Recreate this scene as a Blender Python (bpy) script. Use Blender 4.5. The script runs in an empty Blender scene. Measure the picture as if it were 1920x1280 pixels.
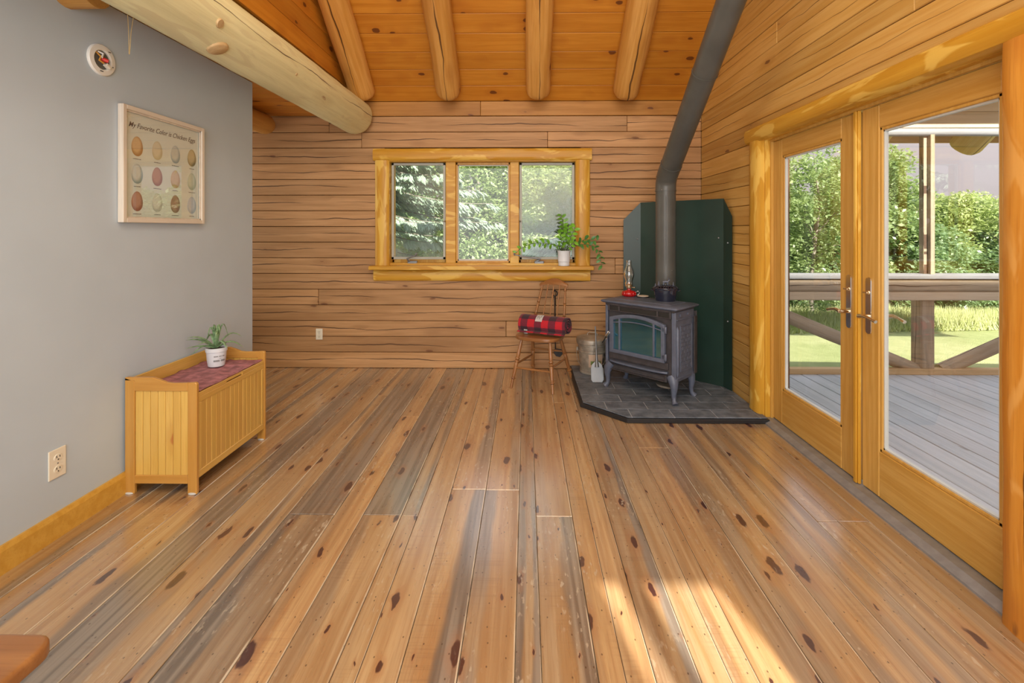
import bpy, bmesh, math, random
import numpy as np
from mathutils import Vector, Matrix, noise
random.seed(7); np.random.seed(7)
S = bpy.context.scene
C = S.collection
PI = math.pi
# ------------------------------------------------------------ camera, sky, sun, lights, exposure
cam_d = bpy.data.cameras.new('camera'); cam = bpy.data.objects.new('camera', cam_d); C.objects.link(cam)
cam_d.sensor_width = 36; cam_d.lens = 900/1920*36; cam_d.clip_start = .03; cam_d.clip_end = 300
cam.location = (0, 0, 1.4); cam.rotation_euler = (PI/2, 0, math.atan(13/900))
cam_d.shift_x = -13/1920; cam_d.shift_y = -209/1920
S.camera = cam
S.view_settings.view_transform = 'Standard'; S.view_settings.look = 'None'
S.view_settings.exposure = 0.27; S.view_settings.gamma = 1; S.view_settings.use_curve_mapping = False
W = bpy.data.worlds.new('sky'); S.world = W; W.use_nodes = True
wn = W.node_tree; wn.nodes.clear()
wo = wn.nodes.new('ShaderNodeOutputWorld'); wb = wn.nodes.new('ShaderNodeBackground')
wt = wn.nodes.new('ShaderNodeTexCoord'); wx = wn.nodes.new('ShaderNodeSeparateXYZ'); wr = wn.nodes.new('ShaderNodeValToRGB')
wn.links.new(wt.outputs['Generated'], wx.inputs[0]); wn.links.new(wx.outputs['Z'], wr.inputs[0])
wr.color_ramp.elements[0].position = 0.0; wr.color_ramp.elements[0].color = (.52, .45, .44, 1)
wr.color_ramp.elements[1].position = 1.0; wr.color_ramp.elements[1].color = (1.15, 1.22, 1.36, 1)
wn.links.new(wr.outputs[0], wb.inputs[0]); wb.inputs[1].default_value = 1.0
wn.links.new(wb.outputs[0], wo.inputs[0])
def light(kind, name, loc, direction, energy, color, size=None, size_y=None):
    d = bpy.data.lights.new(name, kind); o = bpy.data.objects.new(name, d); C.objects.link(o)
    o.location = loc; o.rotation_euler = Vector(direction).to_track_quat('-Z', 'Y').to_euler()
    d.energy = energy; d.color = color
    if kind == 'AREA':
        d.shape = 'RECTANGLE'; d.size = size; d.size_y = size_y
    return o
SUN_H = Vector((-.21, .98)); SUN_E = math.radians(33)
sun = light('SUN', 'sun', (3, -8, 8), (SUN_H.x*math.cos(SUN_E), SUN_H.y*math.cos(SUN_E), -math.sin(SUN_E)), 10.5, (1, .93, .80))
sun.data.angle = math.radians(.7)
# added area fills to brighten room and hall
light('AREA', 'fill_behind', (-.35, -1.45, 1.75), (0, 1, -.05), 105, (.95, .98, 1), 3.0, 2.2)
light('AREA', 'fill_high', (-.1, .2, 4.0), (-.1, .5, -1), 82, (1, .89, .68), 2.6, 2.2)
light('AREA', 'fill_hall', (-3.6, 4.25, 1.6), (1, 0, -.05), 10, (1, .9, .75), .9, 1.6)

# ------------------------------------------------------------ helpers: objects
def tag(o, label=None, cat=None, group=None, kind=None):
    if label: o['label'] = label
    if cat: o['category'] = cat
    if group: o['group'] = group
    if kind: o['kind'] = kind
    return o
def thing(name, label, cat, loc=(0, 0, 0), rz=0, group=None):
    o = bpy.data.objects.new(name, None); C.objects.link(o); o.empty_display_size = .05
    o.location = loc; o.rotation_euler = (0, 0, rz)
    return tag(o, label, cat, group)
WOODS = set(); TURNED = {}
def link(name, me, mat=None, parent=None, loc=None, rot=None, smooth=None):
    if mat is not None and mat.name in WOODS and rot is None and loc is None and len(me.vertices):
        # turn the mesh so that the grain (local x) follows its longest side
        co = np.empty(len(me.vertices)*3); me.vertices.foreach_get('co', co); co = co.reshape(-1, 3)
        lo, hi = co.min(0), co.max(0); d = hi-lo; c = Vector(((lo+hi)/2).tolist())
        R = Matrix.Identity(3)
        if d[2] > max(d[0], d[1])*1.05: R = Matrix(((0, 0, 1), (0, 1, 0), (-1, 0, 0)))
        elif d[1] > max(d[0], d[2])*1.05: R = Matrix(((0, 1, 0), (-1, 0, 0), (0, 0, 1)))
        me.transform(R.to_4x4() @ Matrix.Translation(-c)); loc = c; rot = R.transposed().to_euler(); turned = True
    else: turned = False
    if mat is not None and not me.materials: me.materials.append(mat)
    o = bpy.data.objects.new(name, me); C.objects.link(o)
    if parent is not None:
        o.parent = parent
        if parent.name in TURNED: o.matrix_parent_inverse = TURNED[parent.name]
    if turned: TURNED[o.name] = (Matrix.Translation(loc) @ rot.to_matrix().to_4x4()).inverted()
    if loc is not None: o.location = loc
    if rot is not None: o.rotation_euler = rot
    if smooth:
        for p in me.polygons: p.use_smooth = True
        me.set_sharp_from_angle(angle=math.radians(smooth))
    return o
class MB:
    def __init__(s): s.v = []; s.f = []
    def add(s, vs, fs):
        b = len(s.v); s.v += [tuple(v) for v in vs]; s.f += [tuple(b+i for i in f) for f in fs]; return s
    def box(s, c, d, M=None):
        x, y, z = d[0]/2, d[1]/2, d[2]/2
        vs = [Vector((i*x, j*y, k*z)) for i in (-1, 1) for j in (-1, 1) for k in (-1, 1)]
        if M is not None: vs = [M @ v for v in vs]
        vs = [v+Vector(c) for v in vs]
        return s.add(vs, [(0, 1, 3, 2), (4, 6, 7, 5), (0, 4, 5, 1), (2, 3, 7, 6), (0, 2, 6, 4), (1, 5, 7, 3)])
    def bx(s, x0, x1, y0, y1, z0, z1):
        return s.box(((x0+x1)/2, (y0+y1)/2, (z0+z1)/2), (x1-x0, y1-y0, z1-z0))
    def tube(s, path, rad, n=10, cap=True, sq=1.0, up=None):
        P = [Vector(p) for p in path]; m = len(P)
        R = rad if hasattr(rad, '__len__') else [rad]*m
        b = len(s.v); prev = None
        for i in range(m):
            t = (P[min(i+1, m-1)]-P[max(i-1, 0)]).normalized()
            if prev is None:
                a = Vector(up) if up else (Vector((0, 0, 1)) if abs(t.z) < .9 else Vector((1, 0, 0)))
            else: a = prev
            u = (a-t*a.dot(t)).normalized(); w = t.cross(u); prev = u
            for k in range(n):
                an = 2*PI*k/n
                s.v.append(tuple(P[i]+u*math.cos(an)*R[i]*sq+w*math.sin(an)*R[i]))
        for i in range(m-1):
            for k in range(n):
                a0 = b+i*n+k; a1 = b+i*n+(k+1) % n
                s.f.append((a0, a1, a1+n, a0+n))
        if cap:
            s.f.append(tuple(b+k for k in reversed(range(n)))); s.f.append(tuple(b+(m-1)*n+k for k in range(n)))
        return s
    def lathe(s, prof, c=(0, 0, 0), n=24, sx=1, sy=1, cap=True):
        b = len(s.v); m = len(prof)
        for r, z in prof:
            for k in range(n):
                an = 2*PI*k/n; s.v.append((c[0]+r*sx*math.cos(an), c[1]+r*sy*math.sin(an), c[2]+z))
        for i in range(m-1):
            for k in range(n):
                a0 = b+i*n+k; a1 = b+i*n+(k+1) % n
                s.f.append((a0, a1, a1+n, a0+n))
        if cap:
            s.f.append(tuple(b+k for k in reversed(range(n)))); s.f.append(tuple(b+(m-1)*n+k for k in range(n)))
        return s
    def prism(s, poly, a0, a1, axis='z'):
        def P(p, a):
            return {'z': (p[0], p[1], a), 'y': (p[0], a, p[1]), 'x': (a, p[0], p[1])}[axis]
        n = len(poly); vs = [P(p, a0) for p in poly]+[P(p, a1) for p in poly]
        fs = [tuple(range(n))[::-1], tuple(range(n, 2*n))]+[(i, (i+1) % n, n+(i+1) % n, n+i) for i in range(n)]
        return s.add(vs, fs)
    def sphere(s, c, r, n=12, m=8, sx=1, sy=1, sz=1):
        prof = [(max(1e-4, math.sin(PI*i/m))*r, -math.cos(PI*i/m)*r*sz) for i in range(m+1)]
        return s.lathe(prof, c, n, sx, sy)
    def mesh(s, name, bevel=0, seg=1, fix=True):
        me = bpy.data.meshes.new(name); me.from_pydata(s.v, [], s.f)
        if fix or bevel:
            bm = bmesh.new(); bm.from_mesh(me)
            bmesh.ops.recalc_face_normals(bm, faces=bm.faces)
            if bevel:
                es = [e for e in bm.edges if len(e.link_faces) == 2 and e.calc_face_angle(0) > .6]
                bmesh.ops.bevel(bm, geom=es, offset=bevel, segments=seg, profile=.5, affect='EDGES', clamp_overlap=True)
            bm.to_mesh(me); bm.free()
        return me
    def build(s, name, mat, parent=None, bevel=0, seg=1, smooth=None, loc=None, rot=None):
        return link(name, s.mesh(name, bevel, seg), mat, parent, loc, rot, smooth)
def struct(o): o['kind'] = 'structure'; return o
_pc = {}
def piece(name, L, Wd, T, mat, parent, loc, rot=(0, 0, 0), bevel=.003, color=None, uv=False):
    """a board or log course: local x = length, y = width, z = thickness"""
    k = (round(L, 3), round(Wd, 3), round(T, 3), bevel, mat.name)
    if k not in _pc:
        me = MB().box((0, 0, 0), (L, Wd, T)).mesh(name, bevel)
        me.materials.append(mat)
        if uv:
            u = me.uv_layers.new(name='UVMap')
            for lp in me.loops:
                co = me.vertices[lp.vertex_index].co
                u.data[lp.index].uv = (co.x+L/2, (co.y/Wd)+.5)
        _pc[k] = me
    o = link(name, _pc[k], None, parent, loc, rot)
    if color: o.color = color
    return o
def rough_log(L, r0, r1, seed, n=20, amp=.05, end_round=.0, step=.12):
    """a peeled log along +x"""
    m = max(4, int(L/step)); mb = MB()
    xs = [L*i/m for i in range(m+1)]
    if end_round: xs = [0, .006, .02]+[x for x in xs if .03 < x < L-.06]+[L-.05, L-.02, L]
    M = len(xs)
    for i, x in enumerate(xs):
        r = r0+(r1-r0)*x/L
        if end_round:
            if x > L-.055: r *= (1-.35*((x-(L-.055))/.055)**2*end_round)
        for k in range(n):
            a = 2*PI*k/n
            d = noise.noise(Vector((x*1.6+seed*7, math.cos(a)*1.0, math.sin(a)*1.0)))*amp+noise.noise(Vector((x*5+seed*3, math.cos(a)*2.3, math.sin(a)*2.3)))*amp*.45
            rr = r*(1+d)
            yo = noise.noise(Vector((x*.5, seed*5.1, 0)))*r*.12; zo = noise.noise(Vector((x*.5, 9, seed*3.3)))*r*.10
            mb.v.append((x, rr*math.cos(a)+yo, rr*math.sin(a)+zo))
    for i in range(M-1):
        for k in range(n):
            a0 = i*n+k; a1 = i*n+(k+1) % n
            mb.f.append((a0, a1, a1+n, a0+n))
    mb.f.append(tuple(range(n))[::-1]); mb.f.append(tuple((M-1)*n+k for k in range(n)))
    return mb
def aim(p0, p1):
    return (Vector(p1)-Vector(p0)).to_track_quat('X', 'Z').to_euler()

# ------------------------------------------------------------ helpers: materials
class Mt:
    def __init__(s, name):
        s.m = bpy.data.materials.new(name); s.m.use_nodes = True; s.t = s.m.node_tree; s.t.nodes.clear()
        s.out = s.t.nodes.new('ShaderNodeOutputMaterial')
        s.b = s.t.nodes.new('ShaderNodeBsdfPrincipled'); s.t.links.new(s.b.outputs[0], s.out.inputs[0])
    def n(s, typ, ins={}, **kw):
        nd = s.t.nodes.new('ShaderNode'+typ)
        for k, v in kw.items(): setattr(nd, k, v)
        for k, v in ins.items():
            sk = nd.inputs[k]
            if isinstance(v, bpy.types.NodeSocket): s.t.links.new(v, sk)
            else: sk.default_value = v
        return nd
    def set(s, **kw):
        for k, v in kw.items():
            sk = s.b.inputs[k.replace('_', ' ')]
            if isinstance(v, bpy.types.NodeSocket): s.t.links.new(v, sk)
            else: sk.default_value = v
    def math(s, op, a, b=0.0, c=0.0, clamp=False):
        return s.n('Math', {0: a, 1: b, 2: c}, operation=op, use_clamp=clamp).outputs[0]
    def mix(s, f, a, b, mode='MIX'):
        nd = s.t.nodes.new('ShaderNodeMix'); nd.data_type = 'RGBA'; nd.blend_type = mode
        for i, v in ((0, f), (6, a), (7, b)):
            if isinstance(v, bpy.types.NodeSocket): s.t.links.new(v, nd.inputs[i])
            else: nd.inputs[i].default_value = v if i == 0 or len(v) == 4 else (*v, 1)
        return nd.outputs[2]
    def ramp(s, f, stops):
        nd = s.n('ValToRGB', {0: f}); r = nd.color_ramp
        while len(r.elements) < len(stops): r.elements.new(.5)
        for e, (p, c) in zip(r.elements, stops): e.position = p; e.color = c if len(c) == 4 else (*c, 1)
        return nd.outputs[0]
    def sm(s, x, a, b):
        return s.n('MapRange', {0: x, 1: a, 2: b, 3: 0.0, 4: 1.0}, interpolation_type='SMOOTHSTEP').outputs[0]
    def coords(s, sc, off=None, base=None):
        c = base if base is not None else s.n('TexCoord').outputs['Object']
        if off is not None: c = s.n('VectorMath', {0: c, 1: off}, operation='ADD').outputs[0]
        return s.n('VectorMath', {0: c, 1: sc}, operation='MULTIPLY').outputs[0]
    def rand(s):
        r = s.n('ObjectInfo').outputs['Random']
        return s.n('CombineXYZ', {0: s.math('MULTIPLY', r, 53.), 1: s.math('MULTIPLY', r, 17.), 2: s.math('MULTIPLY', r, 31.)}).outputs[0], r
    def noise(s, v, detail=3, scale=1, dist=0):
        return s.n('TexNoise', {'Vector': v, 'Scale': scale, 'Detail': detail, 'Distortion': dist}).outputs[0]
    def bump(s, h, st=.3, d=.002):
        return s.n('Bump', {'Strength': st, 'Distance': d, 'Height': h}).outputs[0]
def plain(name, col, rough=.5, metal=0, spec=.5, bumpy=0, coat=0, var=.06, scale=8):
    M = Mt(name); ro, r = M.rand(); v = M.coords((scale,)*3, ro)
    nz = M.noise(v, 4)
    c = M.mix(M.sm(nz, .3, .7), [x*(1-var) for x in col], [min(1, x*(1+var)) for x in col])
    M.set(Base_Color=c, Roughness=rough, Metallic=metal, Specular_IOR_Level=spec, Coat_Weight=coat)
    if bumpy: M.set(Normal=M.bump(M.noise(M.coords((scale*6,)*3, ro), 5), bumpy))
    return M.m
def wood(name, c1, c2, dark, knot=(.12, .04, .02), kd=.5, ksc=(3.2, 7, 7), crack=0, rough=.5, gs=1.0, var=.25, coat=0, kth=.10, blotch=None, kr=.62, cax=1):
    M = Mt(name); WOODS.add(name); ro, r = M.rand()
    obj = M.n('TexCoord').outputs['Object']
    warp = M.noise(M.coords((1.5, 4, 4), ro, obj), 2)
    g1 = M.noise(M.coords((1.3*gs, 26*gs, 26*gs), ro, obj), 4, dist=.4)
    g2 = M.noise(M.coords((5*gs, 150*gs, 150*gs), ro, obj), 3)
    big = M.noise(M.coords((.7, 2.5, 2.5), ro, obj), 2)
    c = M.mix(M.sm(g1, .32, .68), c1, c2)
    c = M.mix(M.math('MULTIPLY', M.sm(g2, .5, .75), .35), c, dark)
    c = M.mix(M.math('MULTIPLY', M.sm(big, .45, .75), .45), c, dark)
    if blotch: c = M.mix(M.math('MULTIPLY', M.sm(M.noise(M.coords((2.2, 9, 9), ro, obj), 3, dist=1.2), .54, .62), .75), c, blotch)
    # each board its own tone
    tone = M.math('MULTIPLY_ADD', r, var, 1-var/2)
    hs = M.n('HueSaturation', {'Hue': .5, 'Saturation': 1.0, 'Value': tone, 'Color': c}).outputs[0]; c = hs
    # knots
    kv = M.n('VectorMath', {0: M.coords(ksc, ro, obj), 1: M.n('VectorMath', {0: M.n('TexNoise', {'Vector': M.coords((9, 30, 30), ro, obj), 'Scale': 1}).outputs['Color'], 1: (.16, .16, .16)}, operation='MULTIPLY').outputs[0]}, operation='ADD').outputs[0]
    vo = M.n('TexVoronoi', {'Vector': kv, 'Scale': 1.0, 'Randomness': 1.0})
    pick = M.n('SeparateColor', {0: vo.outputs['Color']}).outputs[0]
    sel = M.math('GREATER_THAN', pick, 1-kd)
    k = M.math('MULTIPLY', M.math('SUBTRACT', 1.0, M.sm(vo.outputs['Distance'], kth*kr, kth)), sel)
    halo = M.math('MULTIPLY', M.math('SUBTRACT', 1.0, M.sm(vo.outputs['Distance'], kth, kth*3.2)), sel)
    c = M.mix(M.math('MULTIPLY', halo, .4), c, dark)
    c = M.mix(M.math('MULTIPLY', k, .85), c, knot)
    h = M.math('ADD', M.math('MULTIPLY', g2, .5), M.math('MULTIPLY', g1, .5))
    if crack:
        sp = M.n('SeparateXYZ', {0: obj})
        wv = M.noise(M.coords((.8, 0, 0), ro, obj), 4, dist=.2)
        w2 = M.noise(M.coords((11, 0, 0), ro, obj), 2)
        cy = M.math('ADD', M.math('MULTIPLY', M.math('SUBTRACT', wv, .5), .15), M.math('MULTIPLY', M.math('SUBTRACT', w2, .5), .008))
        dst = M.math('ABSOLUTE', M.math('SUBTRACT', sp.outputs[cax], cy))
        wd = M.math('MULTIPLY', M.sm(M.noise(M.coords((1.1, 0, 0), M.n('VectorMath', {0: ro, 1: (31, 0, 0)}, operation='ADD').outputs[0], obj), 2), .38, .6), .0038*crack)
        ck = M.math('LESS_THAN', dst, wd)
        c = M.mix(M.math('MULTIPLY', ck, .85), c, (.05, .018, .008))
        h = M.math('SUBTRACT', h, M.math('MULTIPLY', ck, 3.))
    M.set(Base_Color=c, Roughness=rough, Coat_Weight=coat, Coat_Roughness=.2, Specular_IOR_Level=.4, Normal=M.bump(h, .35, .0015))
    return M.m
# ------------------------------------------------------------ materials
M_log = wood('log_wall_pine', (.415, .23, .098), (.525, .305, .142), (.27, .135, .053), knot=(.17, .07, .03), kd=.52, ksc=(2.9, 9, 9), crack=1.35, rough=.55, var=.26, kth=.13)
M_logr = wood('log_wall_pine_golden', (.56, .315, .075), (.64, .40, .125), (.44, .215, .05), knot=(.17, .07, .03), kd=.3, ksc=(2.2, 8, 8), crack=.55, rough=.55, var=.24, kth=.13)
M_ceil = wood('ceiling_pine', (.52, .20, .018), (.60, .255, .03), (.40, .125, .012), knot=(.10, .025, .008), kd=.62, ksc=(4.2, 7.5, 7.5), rough=.4, var=.20, kth=.17, kr=.8)
M_raft = wood('peeled_rafter_log', (.58, .28, .055), (.70, .38, .105), (.38, .14, .025), knot=(.13, .04, .015), kd=.45, ksc=(3.0, 8, 8), crack=2.0, rough=.5, var=.1, kth=.16)
M_beam = wood('pale_peeled_log', (.70, .67, .40), (.80, .77, .48), (.58, .50, .26), knot=(.30, .13, .05), kd=.30, ksc=(1.8, 6, 6), crack=1.2, rough=.6, var=.05, kth=.14, blotch=(.66, .60, .36), cax=2)
M_plate = wood('plate_board_pine', (.38, .175, .035), (.46, .225, .055), (.28, .11, .02), knot=(.12, .04, .02), kd=.4, ksc=(3, 9, 9), rough=.5, var=.12, kth=.12)
M_base = wood('baseboard_pine', (.60, .33, .05), (.68, .40, .075), (.50, .25, .03), kd=.1, rough=.4, var=.05)
M_knot = wood('sawn_knot', (.50, .34, .16), (.58, .42, .22), (.38, .22, .10), kd=0)
M_joist = wood('dark_joist_log', (.55, .28, .07), (.62, .34, .09), (.30, .12, .03), crack=3, var=.1, cax=2)
M_trim = wood('amber_trim_pine', (.54, .27, .025), (.63, .35, .042), (.43, .18, .012), knot=(.22, .07, .02), kd=.18, ksc=(2.5, 8, 8), rough=.38, var=.1, kth=.10, blotch=(.80, .54, .12))
M_door = wood('fir_door', (.55, .30, .06), (.64, .38, .10), (.42, .19, .03), kd=0, rough=.38, gs=1.6, var=.08)
M_post = wood('orange_slab_post', (.66, .27, .03), (.74, .34, .055), (.44, .13, .015), knot=(.12, .04, .02), kd=.42, ksc=(2.6, 6, 6), rough=.4, var=.1, kth=.15, crack=1, blotch=(.84, .45, .12))
M_bench = wood('honey_bench_pine', (.64, .40, .09), (.72, .46, .12), (.50, .24, .05), knot=(.45, .16, .04), kd=.22, ksc=(3, 9, 9), rough=.3, var=.05, kth=.13, coat=.3)
M_benchd = wood('honey_bench_frame', (.50, .25, .05), (.56, .30, .07), (.40, .17, .03), kd=.0, rough=.3, var=.05, coat=.3)
M_chair = wood('oak_chair', (.28, .12, .04), (.36, .165, .055), (.18, .07, .022), kd=0, rough=.28, var=.05, coat=.4)
M_deck = wood('weathered_deck', (.56, .61, .67), (.66, .70, .76), (.44, .47, .50), knot=(.2, .18, .17), kd=.2, ksc=(2, 9, 9), rough=.7, var=.16, kth=.08)
M_rail = wood('weathered_log', (.40, .31, .21), (.50, .40, .29), (.25, .18, .12), knot=(.12, .09, .07), kd=.4, rough=.8, var=.15, crack=1.5)
M_railt = wood('grey_rail_top', (.27, .285, .30), (.36, .37, .385), (.18, .18, .18), knot=(.1, .08, .07), kd=.5, rough=.8, var=.1)
M_curb = wood('brown_curb', (.60, .40, .20), (.68, .47, .26), (.45, .28, .13), kd=.2, rough=.7, var=.1)
M_porch = wood('porch_board', (.66, .52, .36), (.74, .60, .44), (.55, .40, .26), knot=(.25, .15, .1), kd=.3, rough=.7, var=.12)
M_porchl = wood('porch_log_end', (.66, .46, .16), (.74, .54, .22), (.40, .25, .08), kd=.1, rough=.6, crack=2, var=.1)
M_gap = plain('dark_gap', (.08, .035, .015), .9)
M_chink = plain('dark_backing', (.10, .045, .02), .9)
M_gapf = plain('floor_filler', (.62, .50, .36), .8)
M_drywall = plain('drywall_grey', (.49, .58, .67), .75, var=.02, scale=3, bumpy=.05)
M_white = plain('white_plastic', (.80, .80, .76), .35, var=.02)
M_ivory = plain('ivory_plastic', (.78, .74, .62), .35, var=.02)
M_black = plain('black_iron', (.012, .012, .013), .5, var=.2)
M_dark = plain('dark_slot', (.02, .018, .016), .7)
M_stove = plain('stove_cast_iron', (.10, .12, .175), .42, metal=.0, spec=.6, bumpy=.25, var=.12, scale=20)
M_stoved = plain('stove_dark_iron', (.052, .047, .052), .5, spec=.5, bumpy=.2, var=.2, scale=20)
M_pipe = plain('stovepipe_charcoal', (.085, .088, .082), .38, spec=.5, var=.12, scale=6)
M_green = plain('green_shield', (.016, .042, .033), .4, spec=.5, var=.15, scale=3)
M_chrome = plain('chrome', (.75, .74, .72), .15, metal=1, var=.03)
M_brass = plain('satin_brass', (.78, .68, .50), .22, metal=1, var=.05)
M_galv = plain('galvanised_steel', (.40, .36, .30), .45, metal=.55, var=.25, scale=14, bumpy=.1)
M_alu = plain('brushed_aluminium', (.22, .235, .25), .4, metal=.6, var=.08)
M_enamel = plain('blue_black_enamel', (.012, .016, .035), .12, spec=.7, coat=.6, var=.2)
M_thr = plain('grey_threshold', (.30, .31, .33), .35, metal=.4, var=.1, scale=20)
M_scr = plain('grey_screen_frame', (.42, .44, .40), .5, var=.04)
M_whiteline = plain('white_glazing_bead', (.60, .62, .60), .5, var=.02)
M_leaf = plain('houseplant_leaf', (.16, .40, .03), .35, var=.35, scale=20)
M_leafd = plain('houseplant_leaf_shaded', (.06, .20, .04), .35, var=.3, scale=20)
M_aloe = plain('aloe_leaf', (.20, .33, .17), .45, var=.35, scale=60)
M_stem = plain('stem', (.10, .13, .06), .5)
M_soil = plain('soil', (.05, .035, .025), .9)
M_pot = plain('white_ceramic', (.68, .73, .80), .4, var=.03)
M_paperframe = wood('whitewashed_frame', (.62, .55, .46), (.72, .66, .57), (.52, .44, .35), kd=0, rough=.7, var=.05)
M_paper = plain('poster_paper', (.62, .69, .64), .5, var=.02)
M_ink = plain('grey_ink', (.10, .10, .10), .7)
M_grout = plain('hearth_grout', (.46, .48, .52), .9)
M_hearthedge = plain('hearth_edge', (.014, .014, .016), .45, var=.1)
M_lampred = Mt('red_lamp_glass'); M_lampred.set(Base_Color=(.75, .01, .015, 1), Roughness=.08, Transmission_Weight=.45, IOR=1.45, Coat_Weight=.5); M_lampred = M_lampred.m
M_tagm = plain('grey_tag', (.50, .50, .50), .8)
def thin_glass(name, refl=.07, tint=(1, 1, 1, 1), haze=0, rough=.0):
    M = Mt(name); M.t.nodes.remove(M.b)
    tr = M.n('BsdfTransparent', {0: tint}); gl = M.n('BsdfGlossy', {0: (1, 1, 1, 1), 'Roughness': rough})
    fr = M.n('LayerWeight', {0: .25}).outputs['Fresnel']
    f = M.math('MULTIPLY_ADD', fr, refl*4, refl*.3)
    mx = M.n('MixShader', {0: f, 1: tr.outputs[0], 2: gl.outputs[0]})
    if haze:
        df = M.n('BsdfDiffuse', {0: (.8, .84, .82, 1)})
        hz = M.math('MULTIPLY', M.sm(M.noise(M.coords((1.2, 1.2, 1.2)), 3), .35, .75), haze)
        mx = M.n('MixShader', {0: hz, 1: mx.outputs[0], 2: df.outputs[0]})
    M.t.links.new(mx.outputs[0], M.out.inputs[0]); return M.m
M_glass = thin_glass('window_glass', .04)
M_screen = thin_glass('insect_screen_glass', .03, tint=(.94, .96, .95, 1), haze=.18)
M_chimney = thin_glass('lamp_chimney_glass', .28, tint=(.97, .98, .98, 1))
M_poster_glass = thin_glass('poster_glass', .03)
M = Mt('stove_window'); M.set(Base_Color=(.015, .07, .095, 1), Roughness=.08, Specular_IOR_Level=1.0, IOR=2.6, Specular_Tint=(.35, .75, 1, 1)); M_swin = M.m
# floor boards: local x = length (UV x), UV y = 0..1 across; object colour = (grey of one edge, grey of the other, tone, all-over grey)
def floor_mat():
    M = Mt('old_pine_floor'); ro, r = M.rand(); obj = M.n('TexCoord').outputs['Object']
    uv = M.n('SeparateXYZ', {0: M.n('UVMap', uv_map='UVMap').outputs[0]})
    oc = M.n('SeparateColor', {0: M.n('ObjectInfo').outputs['Color']}); al = M.n('ObjectInfo').outputs['Alpha']
    u = uv.outputs[1]
    g1 = M.noise(M.coords((1.1, 34, 1), ro, obj), 4, dist=.5)
    g2 = M.noise(M.coords((7, 190, 1), ro, obj), 3)
    big = M.noise(M.coords((.9, 5, 1), ro, obj), 3)
    c = M.mix(M.sm(g1, .3, .7), M.mix(r, (.36, .215, .098), (.41, .225, .10)), M.mix(r, (.48, .345, .20), (.55, .36, .175)))
    c = M.mix(M.math('MULTIPLY', M.sm(big, .45, .7), .5), c, (.33, .185, .08))
    c = M.mix(M.math('MULTIPLY', M.sm(g2, .5, .72), .45), c, (.30, .15, .065))
    tone = M.math('MULTIPLY_ADD', oc.outputs[2], .7, .66)
    c = M.n('HueSaturation', {'Hue': .5, 'Saturation': 1.0, 'Value': tone, 'Color': c}).outputs[0]
    # weathered grey streaks
    ed = M.math('MULTIPLY', M.math('SUBTRACT', M.noise(M.coords((1.4, 6, 1), ro, obj), 3), .5), .75)
    lo = M.math('SUBTRACT', 1.0, M.sm(M.math('ADD', u, ed), .24, .42)); hi = M.sm(M.math('ADD', u, ed), .58, .76)
    fade = M.sm(M.noise(M.coords((.6, 0, 0), ro, obj), 2), .3, .48)
    gr = M.math('MAXIMUM', M.math('MULTIPLY', lo, oc.outputs[0]), M.math('MULTIPLY', hi, oc.outputs[1]))
    gr = M.math('MULTIPLY', gr, fade)
    all_ = M.math('MULTIPLY', al, M.sm(M.noise(M.coords((1.0, 9, 1), ro, obj), 3), .25, .55))
    gr = M.math('MAXIMUM', gr, all_)
    gcol = M.mix(M.sm(g1, .35, .65), (.125, .105, .09), (.27, .235, .20))
    c = M.mix(M.math('MULTIPLY', gr, .93), c, gcol)
    # saw marks across the boards
    saw = M.noise(M.coords((120, 3, 1), ro, obj), 2)
    sawm = M.math('MULTIPLY', M.sm(saw, .52, .62), M.sm(M.noise(M.coords((1.5, 5, 1), ro, obj), 2), .5, .7))
    c = M.mix(M.math('MULTIPLY', sawm, .22), c, (.20, .10, .06))
    # knots
    kv = M.n('VectorMath', {0: M.coords((3.4, 10.5, 1), ro, obj), 1: M.n('VectorMath', {0: M.n('TexNoise', {'Vector': M.coords((16, 30, 1), ro, obj), 'Scale': 1}).outputs['Color'], 1: (.22, .3, .0)}, operation='MULTIPLY').outputs[0]}, operation='ADD').outputs[0]
    vo = M.n('TexVoronoi', {'Vector': kv, 'Scale': 1.0}, voronoi_dimensions='2D')
    sc = M.n('SeparateColor', {0: vo.outputs['Color']})
    sel = M.math('GREATER_THAN', sc.outputs[0], .60)
    th = M.math('MULTIPLY_ADD', M.math('POWER', sc.outputs[1], 2.0), .17, .035)
    dr = M.math('DIVIDE', vo.outputs['Distance'], th)
    k = M.math('MULTIPLY', M.math('SUBTRACT', 1.0, M.sm(dr, .75, 1.1)), sel)
    halo = M.math('MULTIPLY', M.math('SUBTRACT', 1.0, M.sm(dr, .9, 3.0)), sel)
    c = M.mix(M.math('MULTIPLY', halo, .38), c, (.36, .15, .06))
    c = M.mix(M.math('MULTIPLY', k, .96), c, (.05, .014, .018))
    # small nail holes
    vn = M.n('TexVoronoi', {'Vector': M.coords((9, 14, 1), ro, obj), 'Scale': 1.0}, voronoi_dimensions='2D')
    c = M.mix(M.math('MULTIPLY', M.math('LESS_THAN', vn.outputs['Distance'], .036), .75), c, (.06, .03, .02))
    # flaked white wear
    wv = M.noise(M.coords((22, 60, 1), ro, obj), 5)
    wm = M.math('MULTIPLY', M.sm(wv, .60, .66), M.sm(M.noise(M.coords((1.3, 3, 1), ro, obj), 2), .50, .66))
    c = M.mix(M.math('MULTIPLY', wm, .55), c, (.60, .52, .40))
    # filler at one edge
    em = M.math('MULTIPLY', M.math('LESS_THAN', u, .03), M.sm(M.noise(M.coords((3, 0, 0), ro, obj), 3), .40, .55))
    c = M.mix(M.math('MULTIPLY', em, .8), c, (.72, .62, .47))
    rgh = M.math('MULTIPLY_ADD', M.noise(M.coords((3, 20, 1), ro, obj), 3), .28, .16)
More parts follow.
